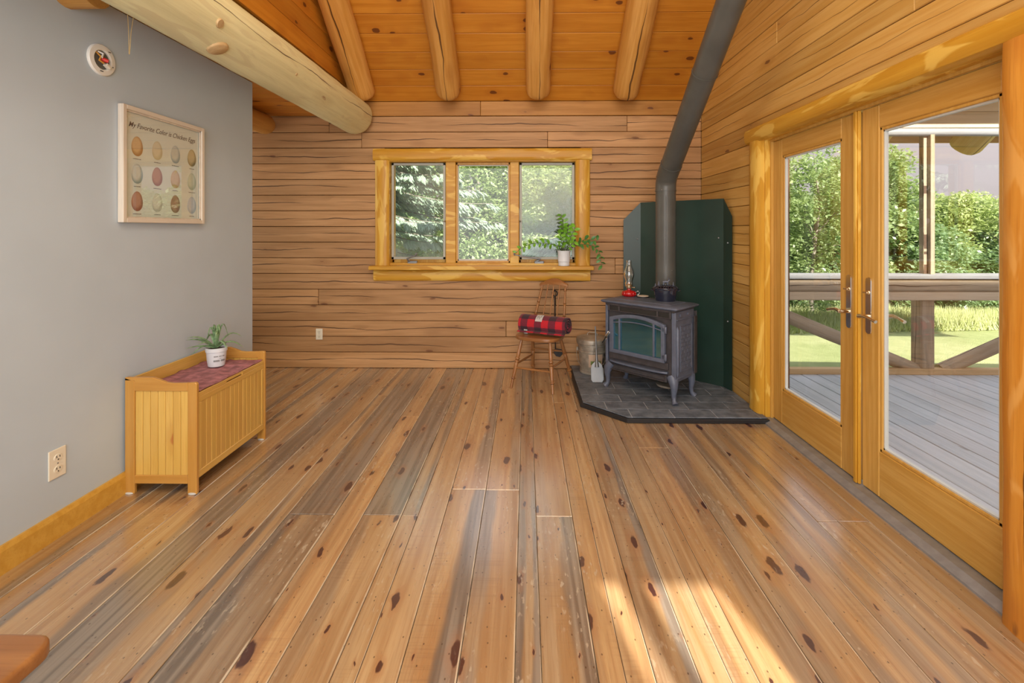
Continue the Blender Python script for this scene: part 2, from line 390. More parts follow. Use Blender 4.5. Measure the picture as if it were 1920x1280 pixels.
    h = M.math('ADD', M.math('MULTIPLY', g2, .6), M.math('MULTIPLY', M.noise(M.coords((60, 60, 1), ro, obj), 3), .8))
    M.set(Base_Color=c, Roughness=rgh, Specular_IOR_Level=.8, Coat_Weight=.9, Coat_Roughness=.2, Coat_IOR=2.0, Normal=M.bump(h, .4, .0012))
    return M.m
M_floor = floor_mat()
def tile_mat():
    M = Mt('slate_tile'); ro, r = M.rand(); obj = M.n('TexCoord').outputs['Object']
    n1 = M.noise(M.coords((14, 14, 14), ro, obj), 6); n2 = M.noise(M.coords((60, 60, 60), ro, obj), 4)
    c = M.mix(M.sm(n1, .3, .7), (.085, .10, .125), (.17, .195, .235))
    c = M.mix(M.math('MULTIPLY', M.sm(n2, .55, .7), .5), c, (.24, .25, .26))
    c = M.n('HueSaturation', {'Hue': .5, 'Saturation': 1.0, 'Value': M.math('MULTIPLY_ADD', r, .35, .82), 'Color': c}).outputs[0]
    M.set(Base_Color=c, Roughness=.42, Normal=M.bump(n1, .5, .002)); return M.m
M_tile = tile_mat()
def plaid_mat():
    M = Mt('buffalo_check'); uv = M.n('SeparateXYZ', {0: M.n('UVMap', uv_map='UVMap').outputs[0]})
    nz = M.math('MULTIPLY', M.math('SUBTRACT', M.noise(M.coords((30, 30, 30)), 3), .5), .06)
    a = M.math('GREATER_THAN', M.math('FRACT', M.math('ADD', M.math('MULTIPLY', uv.outputs[0], 1/.135), nz)), .5)
    b = M.math('GREATER_THAN', M.math('FRACT', M.math('ADD', M.math('MULTIPLY', uv.outputs[1], 1/.135), nz)), .5)
    s_ = M.math('MULTIPLY', M.math('ADD', a, b), .5)
    c = M.ramp(s_, [(0, (.46, .008, .018)), (.5, (.12, .010, .025)), (1, (.010, .012, .02))])
    c = M.mix(M.math('MULTIPLY', M.noise(M.coords((220, 220, 220)), 2), .25), c, (.25, .03, .06), 'SCREEN')
    M.set(Base_Color=c, Roughness=.95, Sheen_Weight=.15, Normal=M.bump(M.noise(M.coords((160, 160, 160)), 3), .6, .003)); return M.m
M_plaid = plaid_mat()
M_cloth = plain('dusty_mauve_cloth', (.36, .15, .17), .95, var=.30, scale=26, bumpy=.6)
def leaf_mat(name, c1, c2, tr=.45, rough=.5):
    M = Mt(name); M.t.nodes.remove(M.b)
    g = M.n('NewGeometry').outputs['Random Per Island']
    nz = M.noise(M.coords((.6, .6, .6)), 2)
    f = M.math('MULTIPLY_ADD', g, .6, M.math('MULTIPLY', M.sm(nz, .35, .65), .4))
    c = M.mix(f, c1, c2)
    d = M.n('BsdfDiffuse', {0: c}); t = M.n('BsdfTranslucent', {0: M.mix(.4, c, (.55, .68, .18))})
    gl = M.n('BsdfGlossy', {0: (1, 1, 1, 1), 'Roughness': rough})
    m1 = M.n('MixShader', {0: tr, 1: d.outputs[0], 2: t.outputs[0]}); m2 = M.n('MixShader', {0: .07, 1: m1.outputs[0], 2: gl.outputs[0]})
    M.t.links.new(m2.outputs[0], M.out.inputs[0]); return M.m
L_green = leaf_mat('maple_leaves', (.19, .30, .10), (.45, .56, .27))
L_yel = leaf_mat('yellow_green_leaves', (.27, .37, .11), (.55, .62, .28))
L_deep = leaf_mat('deep_green_leaves', (.16, .28, .12), (.36, .50, .26))
L_spr = leaf_mat('spruce_needles', (.34, .47, .37), (.80, .90, .78), tr=.25)
L_grass = leaf_mat('tall_grass', (.30, .36, .12), (.54, .56, .27), tr=.35)
M = Mt('lawn'); nz = M.noise(M.coords((6, 6, 6)), 5); n2 = M.noise(M.coords((.5, .5, .5)), 3)
M.set(Base_Color=M.mix(M.sm(n2, .35, .65), M.mix(nz, (.22, .27, .09), (.36, .40, .17)), M.mix(nz, (.30, .34, .13), (.46, .47, .25))), Roughness=.9, Normal=M.bump(M.noise(M.coords((60, 60, 60)), 3), .8, .02)); M_lawn = M.m
M_bark = wood('bark', (.20, .17, .14), (.34, .31, .27), (.1, .08, .06), rough=.9, kd=0)
# ------------------------------------------------------------ the room
XW, YB, XL = 1.762, 4.85, -2.14           # right wall, back wall, left partition
YF, YP = -1.6, 3.73                        # wall behind the camera, end of the partition
ZP, TAN = 2.70, .81                        # plate height, roof pitch
RID = 1.45                                 # ridge
ZR = ZP+(YB-RID)*TAN
CO = .1595
XLL = -3.9
def roofz(y): return ZP+(YB-y)*TAN if y > RID else ZP+(YB-RID)*TAN-(RID-y)*TAN
# floor
fl = struct(MB().bx(XLL-.1, XW+.12, YF-.1, YB+.12, -.12, -.024).build('floor', M_gapf))
bnd = [-2.14, -2.0, -1.90, -1.735, -1.585, -1.445, -1.26, -1.17, -.94, -.80, -.61, -.53, -.40, -.215, -.035, .05, .227, .312, .405, .545, .64, .725, .92, 1.096, 1.262, 1.40, 1.50, 1.65, 1.775]
left = [-2.27, -2.42, -2.52, -2.7, -2.83, -3.0, -3.15, -3.33, -3.5, -3.62, -3.8, -3.9]
bnd = sorted(left)+bnd
cuts = {-1.17: [2.35], -.80: [2.35], -.61: [2.345], -.40: [2.59], -.215: [2.585], .05: [2.35], 1.40: [2.33], 1.50: [2.33], .725: [3.1], 1.096: [.9], -1.445: [4.3], -1.9: [3.2], .227: [3.9], -.94: [3.6], -1.26: [4.05]}
# (near, far) looks: edge greys, tone, all-over grey
look = {-2.14: (.9, .1, .30, 0), -2.0: (0, 0, .40, .1), -1.90: (0, 1, .55, .0), -1.735: (.7, 0, .6, 0), -1.585: (1, 1, .30, 1.0), -1.445: (.1, .7, .5, .05),
        -1.26: (.4, .9, .55, .1), -1.17: (.2, 1, .40, .5), -.94: (0, .3, .7, .0), -.80: (.1, .5, .6, .1), -.61: (0, .1, .55, 0), -.53: (.1, 0, .6, 0),
        -.40: (1, .1, .5, 0), -.215: (.2, .9, .5, .1), -.035: (1, 1, .40, .3), .05: (.9, .2, .5, .05), .227: (0, .2, .55, 0), .312: (.2, .1, .7, 0), .405: (1, .2, .4, .4),
        .545: (.1, .2, .6, 0), .64: (.1, .3, .55, 0), .725: (.6, .1, .6, 0), .92: (.1, .5, .55, .0), 1.096: (.5, .6, .5, .05), 1.262: (.6, .5, .5, .15), 1.40: (.4, .3, .5, .05), 1.50: (.5, .1, .40, .2), 1.65: (.1, .1, .30, 0)}
farlook = {-1.17: (1, 1, .30, 1.0), -.80: (1, 1, .28, 1.0), -.61: (.9, .4, .5, .3), -.40: (.9, .1, .6, .0), -.215: (.7, .1, .6, 0), .05: (.0, .3, .55, 0)}
rs = random.Random(3)
for i in range(len(bnd)-1):
    x0, x1 = bnd[i], bnd[i+1]
    ys = YF if x0 >= -2.141 else YP-.1
    cs = [ys]+[c for c in cuts.get(x0, []) if c > ys]+[YB+.02]
    for j in range(len(cs)-1):
        a, b = cs[j], cs[j+1]
        lk = look.get(x0, (rs.random()*.8, rs.random()*.5, .4+rs.random()*.2, 0))
        if j == len(cs)-2 and len(cs) > 2 and x0 in farlook: lk = farlook[x0]
        w = x1-x0-.0024
        piece('floor_plank', b-a-.003, w, .024, M_floor, fl, ((x0+x1)/2, (a+b)/2, -.012+rs.uniform(-.0006, .0006)), (0, 0, PI/2), bevel=.0016, color=lk, uv=True)
# back wall: backing with window hole and courses
WX0, WX1, WZ0, WZ1 = -1.43, .55, 1.02, 2.13
bw = struct(MB().bx(XLL, WX0, YB+.10, YB+.2, -.1, 2.7).bx(WX1, XW+.15, YB+.10, YB+.2, -.1, 2.7).bx(WX0, WX1, YB+.10, YB+.2, -.1, WZ0).bx(WX0, WX1, YB+.10, YB+.2, WZ1, 2.7).build('wall_back', M_chink))
splits = {14: [-1.67, .22], 15: [-2.0, 1.02], 4: [-2.11, .3], 11: [-3.0], 6: [.9], 9: [-2.9], 2: [-.2]}
for r in range(16):
    z0, z1 = r*CO, (r+1)*CO
    segs = []
    xs = [XLL]+[s for s in splits.get(r, [])]+[XW+.002]
    for a, b in zip(xs[:-1], xs[1:]):
        if z1 > WZ0+.02 and z0 < WZ1-.02 and a < WX1 and b > WX0:
            if a < WX0: segs.append((a, WX0))
            if b > WX1: segs.append((WX1, b))
        else: segs.append((a, b))
    for a, b in segs:
        d = rs.uniform(-.003, .003)
        piece('wall_log', b-a-.003, CO-.005, .11, M_log, bw, ((a+b)/2, YB+.055+d, (z0+z1)/2), (PI/2, 0, 0), bevel=.004)
for a, b in ((-1.745, -.46), (-.457, XW)):
    piece('plate_board', b-a, ZP-16*CO-.004, .10, M_plate, bw, ((a+b)/2, YB+.04, (ZP+16*CO)/2), (PI/2, 0, 0), bevel=.003)
piece('plate_board', 2.1, ZP-16*CO, .09, M_log, bw, (XLL+1.05, YB+.055, (ZP+16*CO)/2), (PI/2, 0, 0), bevel=.003)
# right wall
DY0, DY1, DZ = 1.70, 3.60, 2.09
rw = MB()
rw.prism([(DY1, -.1), (YB+.15, -.1), (YB+.15, roofz(YB)+.05), (RID, ZR+.1), (YF, roofz(YF)+.05), (YF, -.1), (DY0, -.1), (DY0, DZ), (DY1, DZ)], XW+.10, XW+.2, 'x')
rw = struct(rw.build('wall_right', M_chink))
for r in range(35):
    z0, z1 = r*CO, (r+1)*CO
    ym = YB-.0 if z1 <= ZP else YB-(z1-ZP)/TAN-.0
    yn = YF if z1 <= roofz(YF) else RID-(ZR-z1)/TAN
    if ym-yn < .1: break
    segs = [(yn, ym)]
    if z0 < DZ-.03: segs = [(DY1, ym), (yn, DY0)]
    elif r in (15, 19, 23): segs = [(yn, 2.2), (2.2, ym)]
    elif r in (17, 21): segs = [(yn, 3.4), (3.4, ym)]
    for a, b in segs:
        if b-a < .05: continue
        zt = min(z1, 9)
        piece('wall_log', b-a-.003, CO-.004, .11, M_logr, rw, (XW+.055+rs.uniform(-.003, .003), (a+b)/2, (z0+z1)/2), (PI/2, 0, PI/2), bevel=.004)
# partition at the left
lw = struct(MB().bx(XL-.13, XL, YF, YP, -.02, 2.555).build('wall_left', M_drywall, bevel=.004, smooth=30))
struct(MB().bx(XLL-.1, XLL, YP-.3, YB+.1, -.1, 2.6).build('wall_hall', M_drywall))
struct(MB().bx(XLL, XL-.13, YP-.3, YP-.2, -.1, 2.6).build('wall_hall_near', M_drywall))
struct(MB().prism([(-.006, 0), (.012, 0), (.012, .095), (.006, .115), (-.006, .115)], YF, YP, 'y').build('baseboard_left', M_base, loc=(XL+.006, 0, 0)))
# wall behind the camera, with a small glazed sidelight that lets the sun in
fx = [(-4.0, 1.04, 0, 9), (1.13, 1.21, 0, 9), (1.51, XW+.2, 0, 9), (1.04, 1.13, 2.36, 9), (1.21, 1.51, 2.36, 9)]
fw = MB()
for a, b, z0, z1 in fx: fw.bx(a, b, YF-.06, YF, z0-.1 if z0 == 0 else z0, min(z1, 3.1))
fw.bx(-4, XW+.2, YF-.06, YF, 3.1, 3.2)
struct(fw.build('wall_front', M_logr))
struct(MB().bx(1.04, 1.51, YF-.035, YF-.03, 0, 2.36).build('window_2', M_glass))
# loft floor over the left side: boards seen from below, loft panel above
lf = struct(MB().bx(XLL, -1.72, YF, YB+.05, 2.58, 2.62).build('ceiling_loft', M_gap))
y = YB-.0
k = 0
while y > YF:
    w = .135
    piece('ceiling_board', 2.17, w-.003, .022, M_ceil, lf, (XLL+1.09, y-w/2, 2.568), (0, 0, 0), bevel=.002)
    y -= w
# roof slope: boards and backing
ce = MB()
nrm = Vector((0, math.sin(math.atan(TAN)), math.cos(math.atan(TAN))))
a = math.atan(TAN)
sl = (YB-RID)/math.cos(a)
ce.prism([(YB+.15, ZP+.03-.12), (YB+.15, ZP+.10), (RID, ZR+.17), (YF-.1, roofz(YF)+.1), (YF-.1, roofz(YF)+.02), (RID, ZR+.03)], XLL-.1, XW+.2, 'x')
ce = struct(ce.build('ceiling', M_gap))
nb = 24; bwid = .1815
for i in range(nb):
    s = (i+.5)*bwid
    yy = YB-s*math.cos(a); zz = ZP+s*math.sin(a)
    if yy < RID: break
    off = nrm*.012
    for x0, x1 in ((-1.80, XW+.01), (XLL, -1.80)):
        piece('ceiling_board', x1-x0-.002, bwid-.0035, .02, M_ceil, ce, ((x0+x1)/2, yy+off.y, zz+off.z), (-a, 0, 0), bevel=.003)
# near slope, one plain face out of view
struct(MB().prism([(RID, ZR), (RID, ZR+.03), (YF, roofz(YF)+.03), (YF, roofz(YF))], XLL, XW+.1, 'x').build('ceiling_near', M_ceil))
# loft side panel of long boards hanging above the beam
pn = thing('loft_side_panel', 'golden pine board panel hanging above the big pale beam at upper left', 'panel', (-1.775, 0, 0))
for i in range(14):
    z0 = 2.81+i*.16; ye = YB-(z0+.16-ZP)/TAN+.17
    if ye < 1.0: break
    ye = min(ye, YB)
    # board with its end cut to the roof slope
    e0 = YB-(z0-ZP)/TAN; e1 = YB-(z0+.157-ZP)/TAN
    MB().prism([(YF+.05, z0), (e0-.01, z0), (e1-.01, z0+.157), (YF+.05, z0+.157)] if roofz(YF+.05) > z0+.157 else [(RID-(ZR-z0)/TAN+.05, z0), (e0-.01, z0), (e1-.01, z0+.157), (RID-(ZR-z0-.157)/TAN+.05, z0+.157)], -.011, .011, 'x').build('panel_board', M_ceil, pn, bevel=.002)
# ------------------------------------------------------------ logs of the roof and loft
def log_thing(name, label, cat, p0, p1, r0, r1, mat, seed, group=None, **kw):
    L = (Vector(p1)-Vector(p0)).length
    o = link(name, rough_log(L, r0, r1, seed, **kw).mesh(name), mat, None, p0, aim(p0, p1), smooth=50)
    return tag(o, label, cat, group)
labs = ['leftmost peeled log rafter, right above the end of the pale beam', 'second peeled log rafter from the left with a long dark split', 'third peeled log rafter from the left, straight above the window', 'rightmost peeled log rafter, just left of the slanting stovepipe']
for i, (x, rb) in enumerate(((-1.60, .125), (-.755, .122), (.118, .118), (.975, .128))):
    s0, s1 = .10, 4.1
    off = -nrm*(rb*.80)
    p0 = (x, YB-s0*math.cos(a)+off.y, ZP+s0*math.sin(a)+off.z+.045); p1 = (x+(.03 if i == 1 else 0), YB-s1*math.cos(a)+off.y, ZP+s1*math.sin(a)+off.z)
    log_thing('log_rafter', labs[i], 'rafter', p1, p0, rb*.98, rb, M_raft, i+1, 'log rafters under the board ceiling', amp=.10, end_round=.5)
bm_ = log_thing('log_beam', 'big pale peeled log beam running along the edge of the loft', 'beam', (-1.70, YF, 2.50), (-1.70, YB-.04, 2.53), .160, .176, M_beam, 11, n=36, amp=.05, end_round=.8, step=.08)
# sawn branch stubs of the beam
for (yy, ang, rr) in ((2.52, -67, .052), (2.40, -26, .024), (3.2, -25, .010)):
    A = math.radians(ang)
    c = Vector((-1.70+.172*math.cos(A), yy, 2.518+.172*math.sin(A)))
    d = Vector((math.cos(A), 0, math.sin(A)))
    o = MB().tube([c-d*.03, c+d*.004, c+d*.008], [rr*1.15, rr, rr*.9], 14).build('knot', M_knot, None, smooth=40)
    o.parent = bm_; o.matrix_parent_inverse = (Matrix.Translation(bm_.location) @ bm_.rotation_euler.to_matrix().to_4x4()).inverted()
log_thing('log_joist', 'short amber log joist end under the loft beside the grey wall', 'joist', (-2.60, 2.4, 2.455), (-2.60, YB-.05, 2.455), .105, .1, M_joist, 5, amp=.06, end_round=.8)
# header beam over the near end of the partition
log_thing('log_joist', 'short brown crosswise joist touching the grey wall at the top left corner', 'joist', (XL-.1, 2.2, 2.525), (-2.0, 2.2, 2.525), .09, .09, M_joist, 6, amp=.05)
# ------------------------------------------------------------ window in the back wall
wi = struct(MB().bx(WX0, WX0+.05, 4.83, 5.05, WZ0, WZ1).bx(WX1-.05, WX1, 4.83, 5.05, WZ0, WZ1).bx(WX0, WX1, 4.83, 5.05, WZ1-.04, WZ1).bx(WX0, WX1, 4.86, 5.05, WZ0, WZ0+.045)
            .bx(-.815, -.715, 4.87, 5.05, WZ0, WZ1).bx(-.16, -.07, 4.87, 5.05, WZ0, WZ1).build('window_1', M_trim, bevel=.004))
def slab(name, L, w, t, mat, parent, loc, rot, seed, taper=0):
    """half-log casing board with waney edges, local x length, face +z"""
    m = int(L/.07)+2; mb = MB(); pr = [(-.5, 0), (-.5, .55), (-.40, .85), (-.2, 1), (.2, 1), (.40, .85), (.5, .55), (.5, 0)]
    for i in range(m):
        x = -L/2+L*i/(m-1)
        for j, (u, v) in enumerate(pr):
            ww = w*(1+.05*noise.noise(Vector((x*3, seed*4+(1 if u > 0 else 0), 0))))
            mb.v.append((x, u*ww, v*t*(1+.06*noise.noise(Vector((x*4, u*3, seed))))))
    n = len(pr)
    for i in range(m-1):
        for k in range(n):
            a0 = i*n+k; a1 = i*n+(k+1) % n; mb.f.append((a0, a1, a1+n, a0+n))
    mb.f.append(tuple(range(n))[::-1]); mb.f.append(tuple((m-1)*n+k for k in range(n)))
    return link(name, mb.mesh(name), mat, parent, loc, rot, smooth=35)
FB = (PI/2, 0, 0)            # face towards the camera on the back wall
FBv = (PI/2, -PI/2, 0)
slab('head_casing', 2.20, .122, .05, M_trim, wi, (-.44, YB, 2.160), FB, 1)
slab('side_casing', 1.06, .14, .045, M_trim, wi, (-1.452, YB, 1.572), FBv, 2)
slab('side_casing', 1.06, .14, .045, M_trim, wi, (.573, YB, 1.572), FBv, 3)
slab('apron', 2.18, .115, .045, M_trim, wi, (-.445, YB, .944), FB, 4)
MB().bx(-1.56, .672, 4.725, 4.875, 1.003, 1.043).build('window_sill', M_trim, wi, bevel=.008, seg=2)
for i, (x0, x1) in enumerate(((-1.38, -.815), (-.715, -.16), (-.07, .50))):
    z0, z1 = WZ0+.045, WZ1-.04
    if i == 1:
        s_ = MB().bx(x0, x0+.018, 4.90, 4.94, z0, z1).bx(x1-.018, x1, 4.90, 4.94, z0, z1).bx(x0, x1, 4.90, 4.94, z1-.025, z1).bx(x0, x1, 4.90, 4.94, z0, z0+.02).build('sash', M_door, wi, bevel=.003)
        MB().bx(x0+.018, x0+.026, 4.915, 4.945, z0+.02, z1-.025).bx(x1-.026, x1-.018, 4.915, 4.945, z0+.02, z1-.025).bx(x0+.018, x1-.018, 4.915, 4.945, z1-.033, z1-.025).bx(x0+.018, x1-.018, 4.915, 4.945, z0+.02, z0+.036).build('glazing_bead', M_whiteline, s_)
        MB().bx(x0+.02, x1-.02, 4.93, 4.934, z0+.02, z1-.03).build('pane', M_glass, s_)
    else:
        s_ = MB().bx(x0, x0+.02, 4.95, 5.0, z0, z1).bx(x1-.02, x1, 4.95, 5.0, z0, z1).bx(x0, x1, 4.95, 5.0, z1-.02, z1).bx(x0, x1, 4.95, 5.0, z0, z0+.03).build('sash', M_trim, wi, bevel=.003)
        MB().bx(x0+.006, x0+.03, 4.89, 4.905, z0+.035, z1-.006).bx(x1-.03, x1-.006, 4.89, 4.905, z0+.035, z1-.006).bx(x0+.006, x1-.006, 4.89, 4.905, z1-.03, z1-.006).bx(x0+.006, x1-.006, 4.89, 4.905, z0+.035, z0+.06).build('screen_frame', M_scr, s_, bevel=.002)
        MB().bx(x0+.028, x1-.028, 4.897, 4.899, z0+.058, z1-.028).build('insect_screen', M_screen, s_)
        MB().bx(x0+.02, x1-.02, 4.972, 4.976, z0+.03, z1-.02).build('pane', M_glass, s_)
        # crank operator
        cx = -1.155 if i == 0 else .135
        cr = MB().bx(cx-.05, cx+.05, 4.86, 4.89, z0-.012, z0+.022).build('crank_base', M_alu, s_, bevel=.008, seg=2)
        p = [(cx-.03, 4.85, z0+.02), (cx-.045+.03*i, 4.83, z0+.045), (cx+.02-.09*i, 4.82, z0+.07), (cx+.05-.15*i, 4.82, z0+.085)]
        MB().tube(p, [.012, .009, .007, .006], 8).sphere((p[-1][0], p[-1][1], p[-1][2]+.008), .011).build('crank_handle', M_alu, s_, smooth=50)
        # lock lever
        lx = x1-.004 if i == 0 else x0+.004
        MB().tube([(lx, 4.885, 1.62), (lx, 4.88, 1.50), (lx+(.012 if i else -.012), 4.87, 1.485)], [.006, .006, .009], 8).build('lock_lever', M_galv, s_, smooth=50)
# ------------------------------------------------------------ french doors
XD = 1.825
tr_ = struct(MB().bx(XW-.0, XD+.10, DY1-.045, DY1, 0, DZ).bx(XW, XD+.10, DY0, DY0+.03, 0, DZ).bx(XW, XD+.10, DY0, DY1, DZ-.03, DZ).build('trim_1', M_trim, bevel=.004))
MB().bx(XD-.03, XD-.012, DY1-.06, DY1-.045, 0, DZ-.03).bx(XD-.03, XD-.012, DY0+.03, DY1-.06, DZ-.045, DZ-.03).build('door_stop', M_door, tr_)
FR = (PI/2, 0, -PI/2)
slab('side_casing', 2.07, .165, .05, M_trim, tr_, (XW, 3.655, 1.035), (0, -PI/2, 0), 7)
slab('head_casing', 2.45, .115, .06, M_trim, tr_, (XW, 2.545, 2.118), (PI/2, 0, -PI/2), 8)
pc = slab('side_casing', 2.07, .24, .075, M_post, tr_, (XW, 1.638, 1.03), (0, -PI/2, 0), 9)
tag(pc, 'orange slab log casing with dark knots')
struct(MB().prism([(XW-.035, 0), (XW-.035, .010), (XW+.0, .026), (XD-.02, .026), (XD+.12, .018), (XD+.12, -.02), (XW-.035, -.02)], DY0+.03, DY1-.045, 'y').build('door_sill', M_thr))
def leaf(name, y0, y1, hs):
    """one glazed leaf between y0 (near) and y1 (far)"""
    g0, g1, h0, h1 = y0+.125, y1-.125, .265, 1.925
    z0, z1 = .028, DZ-.045
    X0, X1 = XD-.012, XD+.033
    b = MB().bx(X0, X1, y0, g0, z0, z1).bx(X0, X1, g1, y1, z0, z1)
    d = struct(b.build(name, M_door, bevel=.005))
    MB().bx(X0, X1, g0, g1, z0, h0).build('bottom_rail', M_door, d, bevel=.004)
    MB().bx(X0, X1, g0, g1, h1, z1).build('top_rail', M_door, d, bevel=.004)
    e = .016
    MB().bx(X0+.004, X0+.03, g0, g0+e, h0, h1).bx(X0+.004, X0+.03, g1-e, g1, h0, h1).bx(X0+.004, X0+.03, g0, g1, h0, h0+e).bx(X0+.004, X0+.03, g0, g1, h1-e, h1).build('glazing_stop', M_door, d, bevel=.003)
    w = e+.008
    MB().bx(X0+.012, X0+.03, g0+e, g0+w, h0+e, h1-e).bx(X0+.012, X0+.03, g1-w, g1-e, h0+e, h1-e).bx(X0+.012, X0+.03, g0+e, g1-e, h0+e, h0+w).bx(X0+.012, X0+.03, g0+e, g1-e, h1-w, h1-e).build('spacer', M_whiteline, d)
    MB().bx(X0+.018, X0+.022, g0+e, g1-e, h0+e, h1-e).build('pane', M_glass, d)
    # escutcheon plate and lever
    hy = (y0+.055) if hs < 0 else (y1-.055)
    def hand(X, sx, lab=None):
        pr = [(-.021, .88), (-.017, .868), (0, .862), (.017, .868), (.021, .88), (.021, 1.145), (.017, 1.157), (0, 1.163), (-.017, 1.157), (-.021, 1.145)]
        pl = MB().prism([(hy+u, v-.012) for u, v in pr], min(X, X+sx*.007), max(X, X+sx*.007), 'x').build('handle_plate', M_chrome, d, bevel=.0015, smooth=30)
        MB().tube([(X, hy, .945), (X+sx*.045, hy, .945), (X+sx*.055, hy-hs*.0, .946), (X+sx*.055, hy-hs*.035, .952), (X+sx*.052, hy-hs*.075, .946), (X+sx*.050, hy-hs*.115, .936)], [.012, .011, .012, .009, .007, .009], 10).build('lever', M_brass, pl, smooth=60)
        MB().tube([(X, hy, 1.07), (X+sx*.014, hy, 1.07)], [.014, .012], 12).box((X+sx*.02, hy, 1.07), (.012, .034, .010)).build('thumb_turn', M_brass, pl, bevel=.002, smooth=40)
    hand(X0, -1); hand(X1, 1)
    return d
leaf('door_1', 2.66, DY1-.05, -1)
leaf('door_2', DY0+.03, 2.615, 1)
d1 = bpy.data.objects['door_1']
MB().bx(XD-.028, XD-.012, 2.618, 2.663, .028, DZ-.045).bx(XD-.036, XD-.028, 2.628, 2.650, .028, DZ-.045).build('astragal', M_trim, d1, bevel=.003)
# ------------------------------------------------------------ hearth
HZ = .04
H = [(.43, YB-.0), (.43, 3.80), (.735, 3.485), (1.76, 3.485), (1.76, YB-.0)]
he = thing('hearth_pad', 'raised grey slate tile hearth pad with cut corner under the stove', 'hearth')
MB().prism(H, .001, HZ-.008, 'z').build('pad_edge', M_hearthedge, he, bevel=.003)
gi = [(.456, YB-.01), (.456, 3.813), (.750, 3.509), (1.750, 3.509), (1.750, YB-.01)]
MB().prism(gi, HZ-.009, HZ-.003, 'z').build('grout', M_grout, he)
def clip(poly):
    # clip by the cut corner line from (.45,3.811) to (.745,3.504): keep the far right side
    ax, ay, bx_, by_ = .449, 3.808, .744, 3.502
    def side(p): return (bx_-ax)*(p[1]-ay)-(by_-ay)*(p[0]-ax)
    out = []
    for i in range(len(poly)):
        p, q = poly[i], poly[(i+1) % len(poly)]; sp, sq = side(p), side(q)
        if sp >= 0: out.append(p)
        if (sp >= 0) != (sq >= 0):
            t = sp/(sp-sq); out.append((p[0]+t*(q[0]-p[0]), p[1]+t*(q[1]-p[1])))
    return out
row = 0; yy = 3.504
while yy < YB-.02:
    y1 = min(yy+.157, YB-.012); xx = .449-([.305, .14, .0, .16][row % 4] if row else .295)
    while xx < 1.75:
        x1 = xx+.31
        q = clip([(max(xx, .449)+.0025, yy), (min(x1, 1.752)-.0025, yy), (min(x1, 1.752)-.0025, y1-.005), (max(xx, .449)+.0025, y1-.005)]) if x1 > .47 else []
        if len(q) > 2 and max(p[0] for p in q)-min(p[0] for p in q) > .02:
            cx = sum(p[0] for p in q)/len(q); cy = sum(p[1] for p in q)/len(q)
            MB().prism([(p[0]-cx, p[1]-cy) for p in q], -.006, 0, 'z').build('tile', M_tile, he, bevel=.0012, loc=(cx, cy, HZ+rs.uniform(-.0004, .0004)))
        xx = x1
    yy = y1; row += 1
# ------------------------------------------------------------ green heat shield
sh = thing('heat_shield', 'dark green metal heat shield standing in the corner behind the stove', 'heat shield')
def panel(name, pts, parent):
    """folded sheet: each pts = (x, y, z_top); extruded 8 mm back"""
    mb = MB(); n = len(pts)
    for k, off in enumerate((0, .008)):
        for i, (x, y, zt) in enumerate(pts):
            mb.v.append((x+off*.7, y+off*.7, HZ)); mb.v.append((x+off*.7, y+off*.7, zt))
    N = 2*n
    for i in range(n-1):
        a_ = 2*i
        mb.f += [(a_, a_+2, a_+3, a_+1), (N+a_, N+a_+1, N+a_+3, N+a_+2), (a_+1, a_+3, N+a_+3, N+a_+1), (a_, N+a_, N+a_+2, a_+2)]
    mb.f += [(0, 1, N+1, N), (2*n-2, N+2*n-2, N+2*n-1, 2*n-1)]
    return mb.build(name, M_green, parent, bevel=.0)
panel('centre_panel', [(1.135, 4.765, 1.672), (1.42, 4.478, 1.672), (1.42, 4.478, 1.672), (1.712, 4.185, 1.672)], sh)
panel('left_wing', [(.972, 4.795, 1.50), (1.135, 4.765, 1.672)], sh)
panel('right_wing', [(1.712, 4.185, 1.672), (1.738, 4.075, 1.515)], sh)
for p in ((1.105, 4.765, 1.31), (1.722, 4.12, 1.29), (1.105, 4.765, .55), (1.722, 4.12, .62), (1.68, 4.21, 1.33)):
    MB().sphere(p, .008, 8, 6).build('screw', M_alu, sh)
# ------------------------------------------------------------ stove
st = thing('wood_stove', 'grey cast iron wood stove with an arched glass door on curved legs', 'stove', (1.038, 4.082, HZ), -PI/4)
def rectring(mb, z, w, d, o=0):
    return [(-w, -d, z), (w, -d, z), (w, d, z), (-w, d, z)]
def loft(rings, mat, name, parent, bevel=.004, smooth=None):
    mb = MB(); n = len(rings[0])
    for r in rings: mb.v += r
    for i in range(len(rings)-1):
        for k in range(n): mb.f.append((i*n+k, i*n+(k+1) % n, (i+1)*n+(k+1) % n, (i+1)*n+k))
    mb.f.append(tuple(range(n))[::-1]); mb.f.append(tuple((len(rings)-1)*n+k for k in range(n)))
    return mb.build(name, mat, parent, bevel=bevel, seg=2, smooth=smooth)
loft([rectring(0, .165, .312, .145), rectring(0, .185, .312, .145), rectring(0, .20, .302, .137), rectring(0, .66, .302, .137), rectring(0, .715, .325, .16), rectring(0, .732, .328, .163)], M_stoved, 'body', st)
tp = loft([rectring(0, .730, .343, .176), rectring(0, .742, .358, .190), rectring(0, .752, .356, .188), rectring(0, .762, .325, .162)], M_stove, 'top_plate', st, smooth=40)
MB().bx(-.27, .27, -.115, .13, .755, .766).build('griddle', M_stove, tp, bevel=.006, seg=2)
